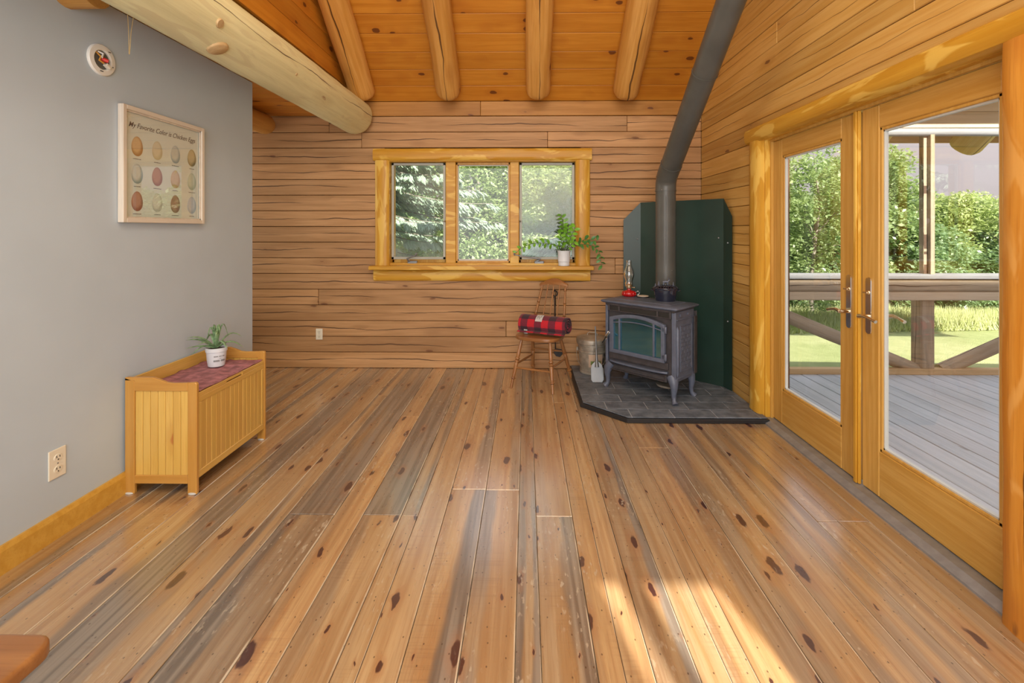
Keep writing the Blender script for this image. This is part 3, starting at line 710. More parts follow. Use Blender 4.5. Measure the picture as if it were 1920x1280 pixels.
# front corner pillars and side shells
for sx in (-1, 1):
    MB().bx(sx*.312-.018, sx*.312+.006*sx+.012, -.158, .15, .17, .72).build('side_shell', M_stove, st, bevel=.005)
    # raised vertical rib on the pillar
    MB().tube([(sx*.322, -.125, .20), (sx*.328, -.125, .24), (sx*.329, -.125, .58), (sx*.322, -.125, .615)], [.004, .017, .017, .004], 10, sq=1).build('corner_rib', M_stove, st, smooth=50)
    # framed side panel with embossed bricks
    X = sx*.331
    MB().bx(X-.004, X+.004, -.085, -.077, .245, .60).bx(X-.004, X+.004, .100, .108, .245, .60).bx(X-.004, X+.004, -.085, .108, .60, .607).bx(X-.004, X+.004, -.085, .108, .24, .247).build('side_moulding', M_stove, st, bevel=.003)
    eb = MB()
    for r in range(11):
        z = .26+r*.03
        for q in range(4):
            y0 = -.072+q*.052-(.026 if r % 2 else 0); y1 = y0+.048
            y0, y1 = max(y0, -.074), min(y1, .097)
            if y1-y0 > .01: eb.bx(X-.004, X+.0022, y0, y1, z, z+.026)
    tag(eb.build('embossed_bricks', M_stove, st, bevel=.0015), kind='stuff')
    for z_ in (.20, .657): MB().bx(X-.004, X+.005, -.14, .145, z_-.005, z_+.005).build('belt_line', M_stove, st, bevel=.002)
    for y_ in (-.085, .04): MB().bx(sx*.335-.004, sx*.335+.004, y_-.012, y_+.012, .678, .70).build('cast_boss', M_stove, st, bevel=.002)
# frieze with slots
MB().bx(-.296, .296, -.168, -.140, .665, .672).bx(-.296, .296, -.172, -.145, .715, .730).bx(-.296, -.28, -.168, -.14, .67, .72).bx(.28, .296, -.168, -.14, .67, .72).bx(-.19, -.178, -.168, -.14, .67, .72).bx(.17, .182, -.168, -.14, .67, .72).build('frieze', M_stoved, st, bevel=.002)
MB().bx(-.28, .28, -.156, -.138, .668, .72).build('frieze_back', M_dark, st)
# door
def arcz(x, z0, rise, w): return z0+rise*(1-(x/w)**2)
DC = -.008
def arch_poly(x0, x1, z0, zt, rise, n=14):
    w = (x1-x0)/2; c = (x0+x1)/2
    return [(x0, z0), (x1, z0)]+[(c+w*math.cos(PI*0)-i*(2*w)/n, arcz(w-i*2*w/n, zt, rise, w)) for i in range(n+1)]
def ring(p_out, p_in, ya, yb):
    mb = MB(); n = len(p_out)
    for P in (p_out, p_in):
        for y in (ya, yb): mb.v += [(p[0], y, p[1]) for p in P]
    A, B, Cc, D = 0, n, 2*n, 3*n
    for i in range(n):
        j = (i+1) % n
        mb.f += [(A+i, A+j, Cc+j, Cc+i), (B+i, D+i, D+j, B+j), (A+i, B+i, B+j, A+j), (Cc+i, Cc+j, D+j, D+i)]
    return mb
dr = ring(arch_poly(-.275, .246, .312, .612, .045), arch_poly(-.238, .2134, .342, .588, .040), -.178, -.145).build('door', M_stove, st, bevel=.004, seg=2, smooth=35)
MB().prism(arch_poly(-.240, .215, .340, .590, .041), -.158, -.154, 'y').build('glass', M_swin, dr)
MB().prism(arch_poly(-.246, .222, .335, .595, .041), -.153, -.143, 'y').build('gasket', M_black, dr)
for x_ in (-.177, .147): MB().bx(x_-.0075, x_+.0075, -.176, -.158, .342, .612).build('mullion', M_stove, dr, bevel=.003)
pts = [(-.24+i*.4534/16, -.168, .552+.040*math.cos((i/16-.48)*2.4)) for i in range(17)]
MB().tube(pts, .005, 8).build('arch_bar', M_stove, dr, smooth=60)
for z in (.36, .575):
    MB().tube([(.256, -.178, z-.026), (.256, -.178, z+.026)], .0105, 10).box((.24, -.172, z), (.03, .012, .03)).build('hinge', M_stove, dr, bevel=.001, smooth=40)
MB().bx(-.296, .262, -.152, -.140, .255, .31).build('lower_front', M_stoved, st, bevel=.003)
# curved ash lip
lip = []
for i in range(13):
    t = -1+2*i/12; lip.append((t*.272-.012, -.158-.034*(1-t*t)**.5))
MB().prism(lip+[(.26, -.135), (-.285, -.135)], .225, .241, 'z').build('ash_lip', M_stove, st, bevel=.005, seg=2, smooth=30)
MB().bx(-.28, .255, -.158, -.140, .205, .213).bx(-.28, .255, -.158, -.140, .158, .166).bx(-.28, -.272, -.158, -.14, .16, .21).bx(.235, .255, -.158, -.14, .16, .21).build('ash_door', M_stoved, st, bevel=.003)
# legs: cabriole
for sx in (-1, 1):
    for sy in (-1, 1):
        path = [(sx*.285, sy*.125, .205), (sx*.308, sy*.143, .165), (sx*.314, sy*.148, .12), (sx*.308, sy*.144, .07), (sx*.312, sy*.147, .03), (sx*.330, sy*.160, .004)]
        MB().tube(path, [.045, .038, .027, .020, .017, .026], 8, up=(sx, sy, 0)).build('leg', M_stove, st, smooth=50)
# ash pan tray under, pale
MB().lathe([(.001, .075), (.075, .078), (.085, .095)], (.17, -.02, 0), 20, 1, .6).build('air_tray', M_galv, st, smooth=40)
# wound wire handle
h0, h1 = Vector((-.283, -.165, .475)), Vector((-.255, -.300, .415))
hd = MB().tube([h0+(h1-h0)*-.1, h1], [.006, .005], 8).build('door_handle', M_black, st, smooth=50)
co_ = []
for i in range(61):
    t = i/60; p = h0+(h1-h0)*(t*.55); an = t*2*PI*7
    co_.append(p+Vector((math.cos(an)*.011, 0, math.sin(an)*.011)))
MB().tube(co_, .0036, 5).build('handle_coil', M_chrome, hd, smooth=60)
# rear heat baffle
MB().bx(.335, .345, .13, .18, .19, .66).bx(-.345, .345, .165, .175, .20, .70).build('rear_shield', M_stoved, st, bevel=.002)
# ------------------------------------------------------------ stove pipe
pp = thing('stovepipe', 'charcoal stovepipe rising behind the stove and slanting up to the roof', 'stovepipe')
px_, py_ = 1.236, 4.262; R0 = .0865
def pipe(name, pts, r, **kw): return MB().tube(pts, r, 28).build(name, M_pipe, pp, smooth=40)
pipe('vertical_pipe', [(px_, py_, .60), (px_, py_, 1.76)], R0)
e1, e2 = Vector((px_, py_, 1.78)), Vector((px_, py_-.16, 1.945))
dd = Vector((.02, -1.30, .955)).normalized()
pts = [(px_, py_, 1.74), (px_, py_, 1.79), (px_, py_-.012, 1.83), (px_, py_-.045, 1.875)]
q0 = Vector(pts[-1]); pts += [tuple(q0+dd*.14)]
pipe('elbow', pts, R0+.002)
q1 = q0+dd*.12; q2 = q0+dd*1.05; q3 = q0+dd*2.75
pipe('slanting_pipe', [q1, q2], R0)
pipe('slanting_pipe', [q2-dd*.03, q3], R0+.001)
pipe('upper_pipe', [q3-dd*.02, q3+Vector((0, -.06, .08)), q3+Vector((0, -.06, 1.1))], R0)
for c, d in ((Vector((px_, py_, 1.745)), Vector((0, 0, 1))), (q1+dd*.02, dd), (q2, dd), (q0-Vector((0, -.01, .01)), (Vector((0, -.3, .95))).normalized())):
    MB().tube([c-d*.004, c+d*.004], R0+.0045, 28).build('seam_band', M_pipe, pp, smooth=40)
MB().bx(px_-.024, px_-.020, py_-.0875, py_-.0855, 1.1, 1.7).build('pipe_seam', M_pipe, pp)
MB().tube([(px_, py_, .60), (px_-.08, py_-.08, .60)], [.088, .085], 24).build('pipe_tee', M_pipe, pp, smooth=40)
for p in ((px_-.055, py_-.068, 1.75), (px_-.03, py_-.083, 1.35), (px_-.06, py_-.06, 1.80), (px_+.03, py_-.082, 1.05)):
    MB().sphere(p, .004, 8, 6).build('rivet', M_alu, pp)
# ------------------------------------------------------------ things on the stove
ZT = HZ+.766
ol = thing('oil_lamp', 'oil lamp with ruby red glass font and clear chimney on the stove top', 'lamp', (.925, 4.318, HZ+.764))
MB().lathe([(.030, 0), (.052, .004), (.060, .016), (.061, .034), (.052, .048), (.028, .056), (.016, .060), (.015, .070)], n=24).build('font', M_lampred, ol, smooth=60)
rb_ = MB()
for i in range(12):
    an = 2*PI*i/12; rb_.sphere((.055*math.cos(an), .055*math.sin(an), .026), .011, 8, 6, sz=1.8)
rb_.build('font_lobes', M_lampred, ol, smooth=60)
MB().lathe([(.017, .068), (.024, .074), (.024, .088), (.036, .092), (.037, .100), (.030, .103), (.020, .110), (.010, .128)], n=20).build('burner', M_brass, ol, smooth=50)
MB().bx(.022, .045, -.002, .002, .080, .083).lathe([(.001, -.004), (.009, -.004), (.009, .004), (.001, .004)], (.046, 0, .081), 10).build('wick_knob', M_brass, ol)
MB().lathe([(.032, .100), (.036, .112), (.037, .120), (.030, .134), (.034, .150), (.044, .178), (.047, .200), (.041, .232), (.029, .262), (.023, .285), (.021, .305), (.023, .323)], n=24, cap=False).build('chimney', M_chimney, ol, smooth=60)
MB().tube([(.058, -.01, .040), (.075, -.013, .050), (.088, -.016, .045), (.090, -.016, .030), (.080, -.014, .018), (.066, -.012, .018)], .0045, 8).build('handle', M_chimney, ol, smooth=60)
tv = thing('trivet', 'small flat light trivet with dark rim right of the red oil lamp', 'trivet', (1.035, 4.262, HZ+.762))
MB().lathe([(.048, 0), (.056, .004), (.056, .012), (.050, .014)], n=24).build('rim', M_black, tv, smooth=40)
MB().lathe([(.050, .013), (.048, .017), (.001, .017)], n=24).build('plate', M_paperframe, tv, smooth=40)
kt = thing('dutch_oven_steamer', 'blue-black enamel cast steamer pot with lattice lid on the stove', 'pot', (1.172, 4.045, ZT-.003), -.25)
MB().lathe([(.070, 0), (.078, .004), (.086, .03), (.094, .08), (.098, .095), (.104, .097), (.104, .104), (.094, .106), (.001, .104)], n=32, sy=.78).build('body', M_enamel, kt, smooth=40)
for sx in (-1, 1):
    MB().tube([(sx*.098, -.025, .092), (sx*.116, -.018, .094), (sx*.116, .018, .094), (sx*.098, .025, .092)], .005, 8).build('side_handle', M_enamel, kt, smooth=60)
ld = MB().tube([(.100*math.cos(i*PI/16), .078*math.sin(i*PI/16), .110) for i in range(33)], .006, 8, cap=False).build('lid', M_enamel, kt, smooth=60)
lt = MB()
for i in range(-4, 5):
    u = i/5
    e = math.sqrt(1-u*u)
    lt.tube([(u*.098+(.02 if False else 0), -e*.076*math.cos(t)*1.0, .110+.026*math.sin(t)*e) for t in [k*PI/6 for k in range(7)]], .0042, 6)
for j in (-.6, 0, .6):
    e = math.sqrt(1-j*j)
    lt.tube([(-e*.098*math.cos(t), j*.076, .110+.028*math.sin(t)*e) for t in [k*PI/6 for k in range(7)]], .0042, 6)
lt.build('lattice', M_enamel, ld, smooth=60)
an_ = MB()
def cone(x, y, z, h, r):
    for q in range(3): an_.lathe([(r*(1-.25*q), z+h*.28*q), (.001, z+h*(.28*q+.45))], (x, y, 0), 7)
cone(-.055, -.01, .130, .04, .013); cone(.062, 0, .128, .036, .012); cone(-.082, .0, .118, .03, .010)
# small cast standing animal as the grip: trunk, neck, head, antlers, four legs
an_.tube([(-.022, 0, .160), (0, 0, .164), (.020, 0, .162)], [.008, .010, .009], 8).tube([(.018, 0, .164), (.028, 0, .176), (.036, 0, .178)], [.008, .006, .004], 8)
for x in (-.018, -.012, .014, .020): an_.tube([(x, .004*(1 if x in (-.018, .014) else -1), .158), (x, 0, .134)], [.0035, .0025], 6)
for s_ in (-1, 1): an_.tube([(.028, 0, .180), (.022, s_*.010, .190), (.030, s_*.016, .194)], [.002, .003, .001], 5)
an_.build('lid_ornament', M_stove, ld, smooth=50)
# ------------------------------------------------------------ ash bucket and shovel
bk = thing('ash_bucket', 'galvanised lidded ash bucket with label beside the stove', 'bucket', (.640, 4.62, HZ), -.3)
MB().lathe([(.118, 0), (.122, .002), (.122, .018), (.118, .022), (.128, .13), (.134, .20), (.138, .204), (.138, .212), (.135, .216), (.139, .262), (.146, .268), (.146, .276), (.142, .280)], n=36).build('body', M_galv, bk, smooth=35)
l_ = MB().lathe([(.152, .282), (.155, .300), (.153, .325), (.146, .332), (.100, .345), (.040, .352), (.001, .353)], n=36).build('lid', M_galv, bk, smooth=35)
MB().tube([(-.048, -.01, .343), (-.045, -.01, .370), (-.03, -.01, .380), (.03, -.01, .380), (.045, -.01, .370), (.048, -.01, .343)], .005, 8).build('lid_handle', M_galv, l_, smooth=60)
bl = MB().tube([(.150*math.cos(t), -.02-.12*math.sin(t), .215-.17*math.sin(t)) for t in [k*PI/14 for k in range(15)]], .0028, 6).build('bail', M_galv, bk, smooth=60)
for sx in (-1, 1): MB().bx(sx*.142-.008, sx*.142+.008, -.032, -.008, .20, .235).build('ear', M_galv, bk, bevel=.004)
def sticker(name, r0, a0, a1, z0, z1, mat, parent, n=10, rz=0.0):
    mb = MB()
    for i in range(n+1):
        t = math.radians(a0+(a1-a0)*i/n)
        for z, r in ((z0, r0), (z1, r0+rz)): mb.v.append((r*math.cos(t), r*math.sin(t), z))
    for i in range(n): mb.f.append((2*i, 2*i+2, 2*i+3, 2*i+1))
    return mb.build(name, mat, parent)
M_lab = plain('label_tan', (.50, .36, .26), .5); M_labo = plain('label_orange', (.62, .20, .07), .5, var=.3, scale=60); M_labg = plain('label_green', (.16, .22, .06), .5, var=.5, scale=80)
lb = sticker('label', .1310, -96, -38, .075, .195, M_lab, bk, rz=.0055)
sticker('label_print', .1335, -92, -45, .165, .188, M_labo, lb, rz=.002)
sticker('label_print', .1322, -88, -46, .098, .135, M_labg, lb, rz=.002)
sticker('label_print', .1318, -84, -58, .080, .090, M_labo, lb, rz=.001)
sv = thing('ash_shovel', 'pale grey metal ash shovel leaning on the ash bucket', 'shovel', (.638, 4.285, HZ+.004), 0)
sv.rotation_euler = (math.radians(-17), 0, 0)
bp = [(-.042, 0), (.042, 0), (.055, .02), (.055, .115), (.045, .150), (.018, .178), (-.018, .178), (-.045, .150), (-.055, .115), (-.055, .02)]
MB().prism(bp, -.002, .002, 'y').bx(-.057, -.053, -.012, .004, .02, .12).bx(.053, .057, -.012, .004, .02, .12).build('blade', M_alu, sv, bevel=.001)
MB().tube([(0, -.004, .13), (0, -.006, .20), (0, -.006, .27), (0, -.006, .49)], [.020, .012, .0065, .0065], 10).build('handle', M_alu, sv, smooth=50)
# black bucket of tongs between bucket and stove
hodd = thing('coal_tongs', 'black iron tongs with ring grips between ash bucket and stove', 'tongs', (.735, 4.50, HZ))
MB().tube([(-.02, -.02, 0), (-.01, .03, .16), (.004, .07, .28)], .006, 8).build('arm', M_black, hodd, smooth=50)
MB().tube([(.05, -.02, 0), (.02, .03, .16), (.006, .07, .28)], .006, 8).build('arm', M_black, hodd, smooth=50)
for cx in (-.028, .035):
    MB().tube([(cx+.026*math.cos(t), .028, .185+.022*math.sin(t)) for t in [k*PI/8 for k in range(17)]], .005, 6, cap=False).build('ring_grip', M_black, hodd, smooth=60)
# ------------------------------------------------------------ fireplace tool behind the chair
ft = thing('fireplace_poker', 'black iron fireplace tool with ring handle hung behind the chair', 'fireplace tool', (.290, YB-.045, 0))
MB().tube([(.024*math.cos(t), 0, .765+.026*math.sin(t)) for t in [k*PI/10 for k in range(21)]], .006, 8, cap=False).build('ring_handle', M_black, ft, smooth=60)
MB().tube([(0, 0, .740), (.002, 0, .45), (.006, 0, .20)], .006, 8).build('rod', M_black, ft, smooth=60)
MB().prism([(-.005, .21), (.02, .215), (.085, .205), (.09, .175), (.05, .13), (.01, .14), (-.01, .17)], -.004, .004, 'y').build('blade', M_black, ft, bevel=.002)
MB().tube([(0, .04, .795), (0, 0, .795), (0, -.012, .80)], .004, 6).build('wall_hook', M_black, ft, smooth=60)
# ------------------------------------------------------------ chair
ch = thing('spindle_chair', 'small turned oak spindle-back chair beside the stove carrying a blanket', 'chair', (.15, 4.40, 0), -.422)
SZ = .455
sp_ = []
for i in range(40):
    t = 2*PI*i/40; c_, s_ = math.cos(t), math.sin(t)
    n_ = 3.2; rx = .212*abs(c_)**(2/n_)*(1 if c_ > 0 else -1); ry = .200*abs(s_)**(2/n_)*(1 if s_ > 0 else -1)
    if ry > 0: rx *= (1-.12*ry/.2)
    sp_.append((rx, ry-.03))
MB().prism(sp_, SZ-.032, SZ, 'z').build('seat', M_chair, ch, bevel=.009, seg=3, smooth=40)
def turned(p0, p1, r, beads, name, n=12):
    P0, P1 = Vector(p0), Vector(p1); pts = []; rr = []
    m = 26
    for i in range(m+1):
        t = i/m; pts.append(P0+(P1-P0)*t)
        k = r*(.78+.32*math.sin(PI*min(1, t*1.15)))
        rr.append(k)
    for b_ in beads:
        for j, (dt, f) in enumerate(((-.018, .8), (-.012, 1.3), (0, 1.35), (.012, 1.3), (.018, .8))):
            pts.append(P0+(P1-P0)*(b_+dt)); rr.append(r*f)
    idx = sorted(range(len(pts)), key=lambda i: (pts[i]-P0).length)
    return MB().tube([pts[i] for i in idx], [rr[i] for i in idx], n).build(name, M_chair, ch, smooth=50)
LG = {}
for sx in (-1, 1):
    for sy in (-1, 1):
        top = (sx*.135, sy*.125-.03, SZ-.03); bot = (sx*.198, sy*.247, .0)
        LG[sx, sy] = (Vector(top), Vector(bot))
        turned(top, bot, .0165, (.40, .46, .80) if sy < 0 else (.42, .8), 'leg')
def at_z(k, z):
    a_, b_ = LG[k]; t = (a_.z-z)/(a_.z-b_.z); return a_+(b_-a_)*t
for k0, k1, z in (((-1, -1), (-1, 1), .205), ((1, -1), (1, 1), .205), ((-1, -1), (1, -1), .175), ((-1, 1), (1, 1), .27)):
    A, B = at_z(k0, z), at_z(k1, z)
    MB().tube([A, A+(B-A)*.25, (A+B)/2, A+(B-A)*.75, B], [.006, .009, .0105, .009, .006], 10).build('stretcher', M_chair, ch, smooth=50)
turned((-.160, .130, SZ-.01), (-.118, .300, .862), .0115, (.35, .62, .9), 'back_post')
turned((.160, .130, SZ-.01), (.118, .300, .862), .0115, (.35, .62, .9), 'back_post')
for x in (-.06, 0, .06):
    MB().tube([(x*1.25, .145, SZ-.01), (x, .302, .868)], [.0058, .0068], 8).build('spindle', M_chair, ch, smooth=50)
cr_ = [(-.140, .845), (-.148, .862), (-.140, .882), (-.110, .892), (-.07, .912), (-.035, .925), (0, .928), (.035, .925), (.07, .912), (.110, .892), (.140, .882), (.148, .862), (.140, .845), (.128, .842), (.120, .852), (.08, .862), (0, .868), (-.08, .862), (-.120, .852), (-.128, .842)]
mb = MB(); n = len(cr_)
for y0 in (0, .018):
    for x, z in cr_: mb.v.append((x, .296+y0+(z-.86)*.35-.012*(x/.14)**2, z))
mb.f += [tuple(range(n)), tuple(range(n, 2*n))[::-1]]+[(i, (i+1) % n, n+(i+1) % n, n+i) for i in range(n)]
mb.build('crest_rail', M_chair, ch, bevel=.004, seg=2, smooth=40)
# ------------------------------------------------------------ rolled blanket
bl_ = thing('rolled_blanket', 'rolled red and black checked fleece blanket lying on the chair seat', 'blanket', (.172, 4.365, SZ+.088), -.45)
def spiral_roll(L, r_in, r_out, turns, parent):
    m = int(turns*26); pr = []; arc = [0]
    for i in range(m+1):
        t = i/m; an = -PI/2-.9+turns*2*PI*(1-t)*-1; r = r_in+(r_out-r_in)*t
        pr.append((r*math.cos(an)*1.06, r*math.sin(an)*.95))
    tail = pr[-1]; pr += [(tail[0]-.018, tail[1]-.006), (tail[0]-.04, tail[1]-.012)]
    for i in range(1, len(pr)): arc.append(arc[-1]+math.hypot(pr[i][0]-pr[i-1][0], pr[i][1]-pr[i-1][1]))
    nx = 24; mb = MB(); uvs = []
    for j in range(nx+1):
        x = -L/2+L*j/nx
        for i, (y, z) in enumerate(pr):
            f = 1+.035*noise.noise(Vector((x*9, i*.12, 2)))
            e = .010*noise.noise(Vector((i*.15, 4, j//20)))
            mb.v.append((x+e, y*f, max(z*f, -.0875))); uvs.append((x, arc[i]))
    n = len(pr)
    for j in range(nx):
        for i in range(n-1): mb.f.append((j*n+i, j*n+i+1, (j+1)*n+i+1, (j+1)*n+i))
    me = mb.mesh('fleece', fix=False); u = me.uv_layers.new(name='UVMap')
    for lp in me.loops: u.data[lp.index].uv = uvs[lp.vertex_index]
    o = link('fleece', me, M_plaid, parent, smooth=60)
    md = o.modifiers.new('thick', 'SOLIDIFY'); md.thickness = .007; md.offset = 0
    return o
spiral_roll(.455, .012, .086, 3.4, bl_)
pt = []
tg = MB()
for i in range(7):
    t = math.radians(100+i*9); 
    for x in (-.088+.028, -.030+.036): tg.v.append((x-.0*i, math.cos(t)*.095, math.sin(t)*.086))
for i in range(6): tg.f.append((2*i, 2*i+1, 2*i+3, 2*i+2))
tg.build('care_label', M_tagm, bl_)
ink = MB()
for (x, i0, i1, w) in ((-.045, 2.2, 4.2, .003), (-.034, 1.6, 3.4, .003), (-.022, 2.6, 4.4, .0025), (-.012, 1.2, 3.0, .003)):
    P = []
    for q in range(8):
        t = math.radians(100+9*(i0+(i1-i0)*q/7)); P.append((x+.004*math.sin(q*2.1), math.cos(t)*.0965, math.sin(t)*.0875))
    ink.tube(P, .0012, 5)
ink.build('label_print', M_ink, bl_)
MB().box((-.150, -.088, -.062), (.034, .002, .040), Matrix.Rotation(.15, 3, 'X')).build('care_label', M_tagm, bl_)
# ------------------------------------------------------------ bench against the grey wall
bn = thing('storage_bench', 'honey pine storage bench with beadboard front against the grey wall', 'bench', (0, 0, 0))
X0, X1, Y0, Y1 = -2.128, -1.742, 2.515, 3.195
prof = [(X0, 0), (X0+.05, 0), (X0+.05, .06), (X1-.05, .06), (X1-.05, 0), (X1, 0), (X1, .585), (X1-.010, .592), (X1-.13, .588), (X1-.165, .592), (X1-.20, .606), (X1-.235, .618), (X0, .618)]
for k, (ya, yb) in enumerate(((Y0, Y0+.020), (Y1-.020, Y1))):
    yo = ya if k == 0 else yb-.008
    # frame: stiles and rails with slats set back between them
    MB().prism([(X0, 0), (X0+.052, 0), (X0+.052, .60), (X0, .618)], ya, yb, 'y').build('side_stile', M_benchd, bn, bevel=.003)
    MB().prism([(X1-.050, 0), (X1, 0), (X1, .585), (X1-.010, .592), (X1-.050, .590)], ya, yb, 'y').build('side_stile', M_benchd, bn, bevel=.003)
    MB().prism([(X0+.052, .545), (X1-.05, .545), (X1-.05, .590), (X1-.13, .588), (X1-.165, .592), (X1-.20, .606), (X1-.235, .618), (X0, .618), (X0, .60), (X0+.052, .60)], ya, yb, 'y').build('side_top_rail', M_benchd, bn, bevel=.003)
    MB().bx(X0+.052, X1-.05, ya, yb, .055, .100).build('side_bottom_rail', M_benchd, bn, bevel=.003)
    w = (X1-.05-X0-.052)/7
    for i in range(7):
        MB().bx(X0+.052+i*w+.0008, X0+.052+(i+1)*w-.0008, ya+.006, yb-.006, .098, .547).build('slat', M_bench, bn, bevel=.0022)
# front frame with slats and a hand slot
xf = X1-.004
MB().bx(xf-.018, xf, Y0+.022, Y1-.022, .075, .115).build('front_bottom_rail', M_bench, bn, bevel=.003)
ym = (Y0+Y1)/2
MB().bx(xf-.018, xf, Y0+.022, Y1-.022, .478, .508).bx(xf-.018, xf, Y0+.022, ym-.075, .508, .530).bx(xf-.018, xf, ym+.075, Y1-.022, .508, .530).build('front_top_rail', M_bench, bn, bevel=.002)
MB().bx(xf-.05, xf-.03, Y0+.1, Y1-.1, .45, .53).build('inner_face', M_whiteline, bn)
for ya in (Y0+.022, Y1-.045): MB().bx(xf-.018, xf, ya, ya+.023, .115, .478).build('front_stile', M_bench, bn, bevel=.002)
ns = 14; w = (Y1-.045-Y0-.045)/ns
for i in range(ns):
    MB().bx(xf-.016, xf-.003, Y0+.045+i*w+.0007, Y0+.045+(i+1)*w-.0007, .113, .48).build('slat', M_bench, bn, bevel=.0022)
MB().bx(X0+.012, X1-.006, Y0+.02, Y1-.02, .514, .532).build('lid', M_bench, bn, bevel=.003)
MB().bx(X0, X0+.014, Y0+.02, Y1-.02, .10, .606).build('back_panel', M_bench, bn, bevel=.002)
for (x, y) in ((X0+.024, Y0+.010), (X1-.025, Y0+.010), (X1-.025, Y1-.01), (X0+.024, Y1-.01)):
    MB().lathe([(.020, 0), (.026, .002), (.025, .007), (.018, .010)], (x, y, 0), 14, 1, .7).build('foot_pad', M_whiteline, bn, smooth=40)
# cloth runner
cl = MB(); nx, ny = 30, 60
cx0, cx1, cy0, cy1 = X0+.018, X1-.004, Y0+.032, Y1-.035
for i in range(nx+1):
    for j in range(ny+1):
        u, v = i/nx, j/ny
        x = cx0+(cx1-cx0)*u; y = cy0+(cy1-cy0)*v
        if v < .2: x += (.2-v)*(.30)*(1-u)
        h = .5345+.0020+.011*max(0, noise.noise(Vector((x*9+3, y*14, 1.3))))+.006*max(0, noise.noise(Vector((x*26, y*17, 5))))+.010*math.exp(-((x*.9+y*.35+.66)/.016)**2)*.5
        if u > .93 or v < .03: h = min(h, .541)
        y += .010*noise.noise(Vector((x*7, v*3, 7)))*(1 if .02 < v < .98 else 1.4)
        cl.v.append((x, min(max(y, Y0+.024), Y1-.024), h))
for i in range(nx):
    for j in range(ny):
        a0 = i*(ny+1)+j; cl.f.append((a0, a0+ny+1, a0+ny+2, a0+1))
o = cl.build('bench_runner', M_cloth, None, smooth=70); tag(o, 'wrinkled dusty mauve cloth runner laid over the bench lid', 'cloth')
md = o.modifiers.new('thick', 'SOLIDIFY'); md.thickness = .002
# aloe
al_ = thing('potted_aloe', 'spiky aloe in a white lettered pot standing on the mauve bench cloth', 'plant', (-1.955, 3.005, .543))
MB().lathe([(.040, 0), (.046, .003), (.052, .04), (.056, .092), (.060, .094), (.061, .116), (.056, .118), (.052, .106), (.001, .104)], n=32).build('pot', M_pot, al_, smooth=35)
MB().lathe([(.053, .107), (.001, .111)], n=20).build('soil', M_soil, al_)
def leaf_strip(path, w0, mat, name, parent, up=(0, 0, 1), th=.35):
    """fleshy pointed leaf along a path"""
    m = len(path); rad = [w0*max(.04, math.sin(PI*min(1, .28+.72*i/(m-1)))**.8) if i else w0*.8 for i in range(m)]
    return MB().tube(path, rad, 8, up=up, sq=th).build(name, mat, parent, smooth=70)
rl = random.Random(5)
base = Vector((0, 0, .108))
# image-right is about (+x, +y*.2); leaf tips given as (right, up, toward-camera) in metres
aloes = [(-.155, .085, .02, .0, .012), (-.165, .062, -.03, 0, .013), (-.160, .026, .05, 0, .011), (-.135, -.01, .05, .02, .009), (-.05, .10, .02, .05, .012), (-.02, .125, .0, .04, .013), (.02, .13, .02, .035, .010), (.065, .105, -.02, .06, .009), (.145, .075, 0, .02, .010), (.15, .015, .03, .02, .012), (.0, .10, .06, .02, .011), (-.09, .055, .09, .0, .012), (.06, .03, .09, .02, .011), (-.06, .06, -.07, .03, .011)]
R_ = Vector((.90, .43, 0)).normalized(); F_ = Vector((.50, -.86, 0)).normalized()
for (rx, rz_, rf, dr_, w) in aloes:
    P = []
    for i in range(9):
        t = i/8
        bend = math.sin(PI*t)*.55*abs(rz_)+.02*math.sin(PI*t)
        z = rz_*t+bend*.5+dr_*math.sin(PI*t)*1.2-dr_*t*t*.8
        p = base+R_*rx*t+F_*rf*t+Vector((0, 0, max(z, -.02*t+.008)))
        p.x = max(p.x, -.165)
        P.append(p)
    leaf_strip(P, w*1.2, M_aloe, 'leaf', al_)
# lettering on the pot: two printed lines
mb = MB()
A0 = math.degrees(math.atan2(-.60, .80))
for row_, (z0, z1, a0, a1, n_) in enumerate(((.066, .072, -34, 30, 16), (.054, .057, -8, 8, 4), (.036, .047, -36, 34, 12))):
    for i in range(n_):
        if rl.random() < .12: continue
        t0 = math.radians(A0+a0+(a1-a0)*i/n_); t1 = math.radians(A0+a0+(a1-a0)*(i+.55)/n_)
        r = .0475+.0002*0+.085*z0+.0045
        b = len(mb.v)
        for t in (t0, t1):
            for z in (z0, z1): mb.v.append(((r+(z-z0)*.1)*math.cos(t), (r+(z-z0)*.1)*math.sin(t), z))
        mb.f.append((b, b+2, b+3, b+1))
mb.build('pot_print', M_ink, al_)
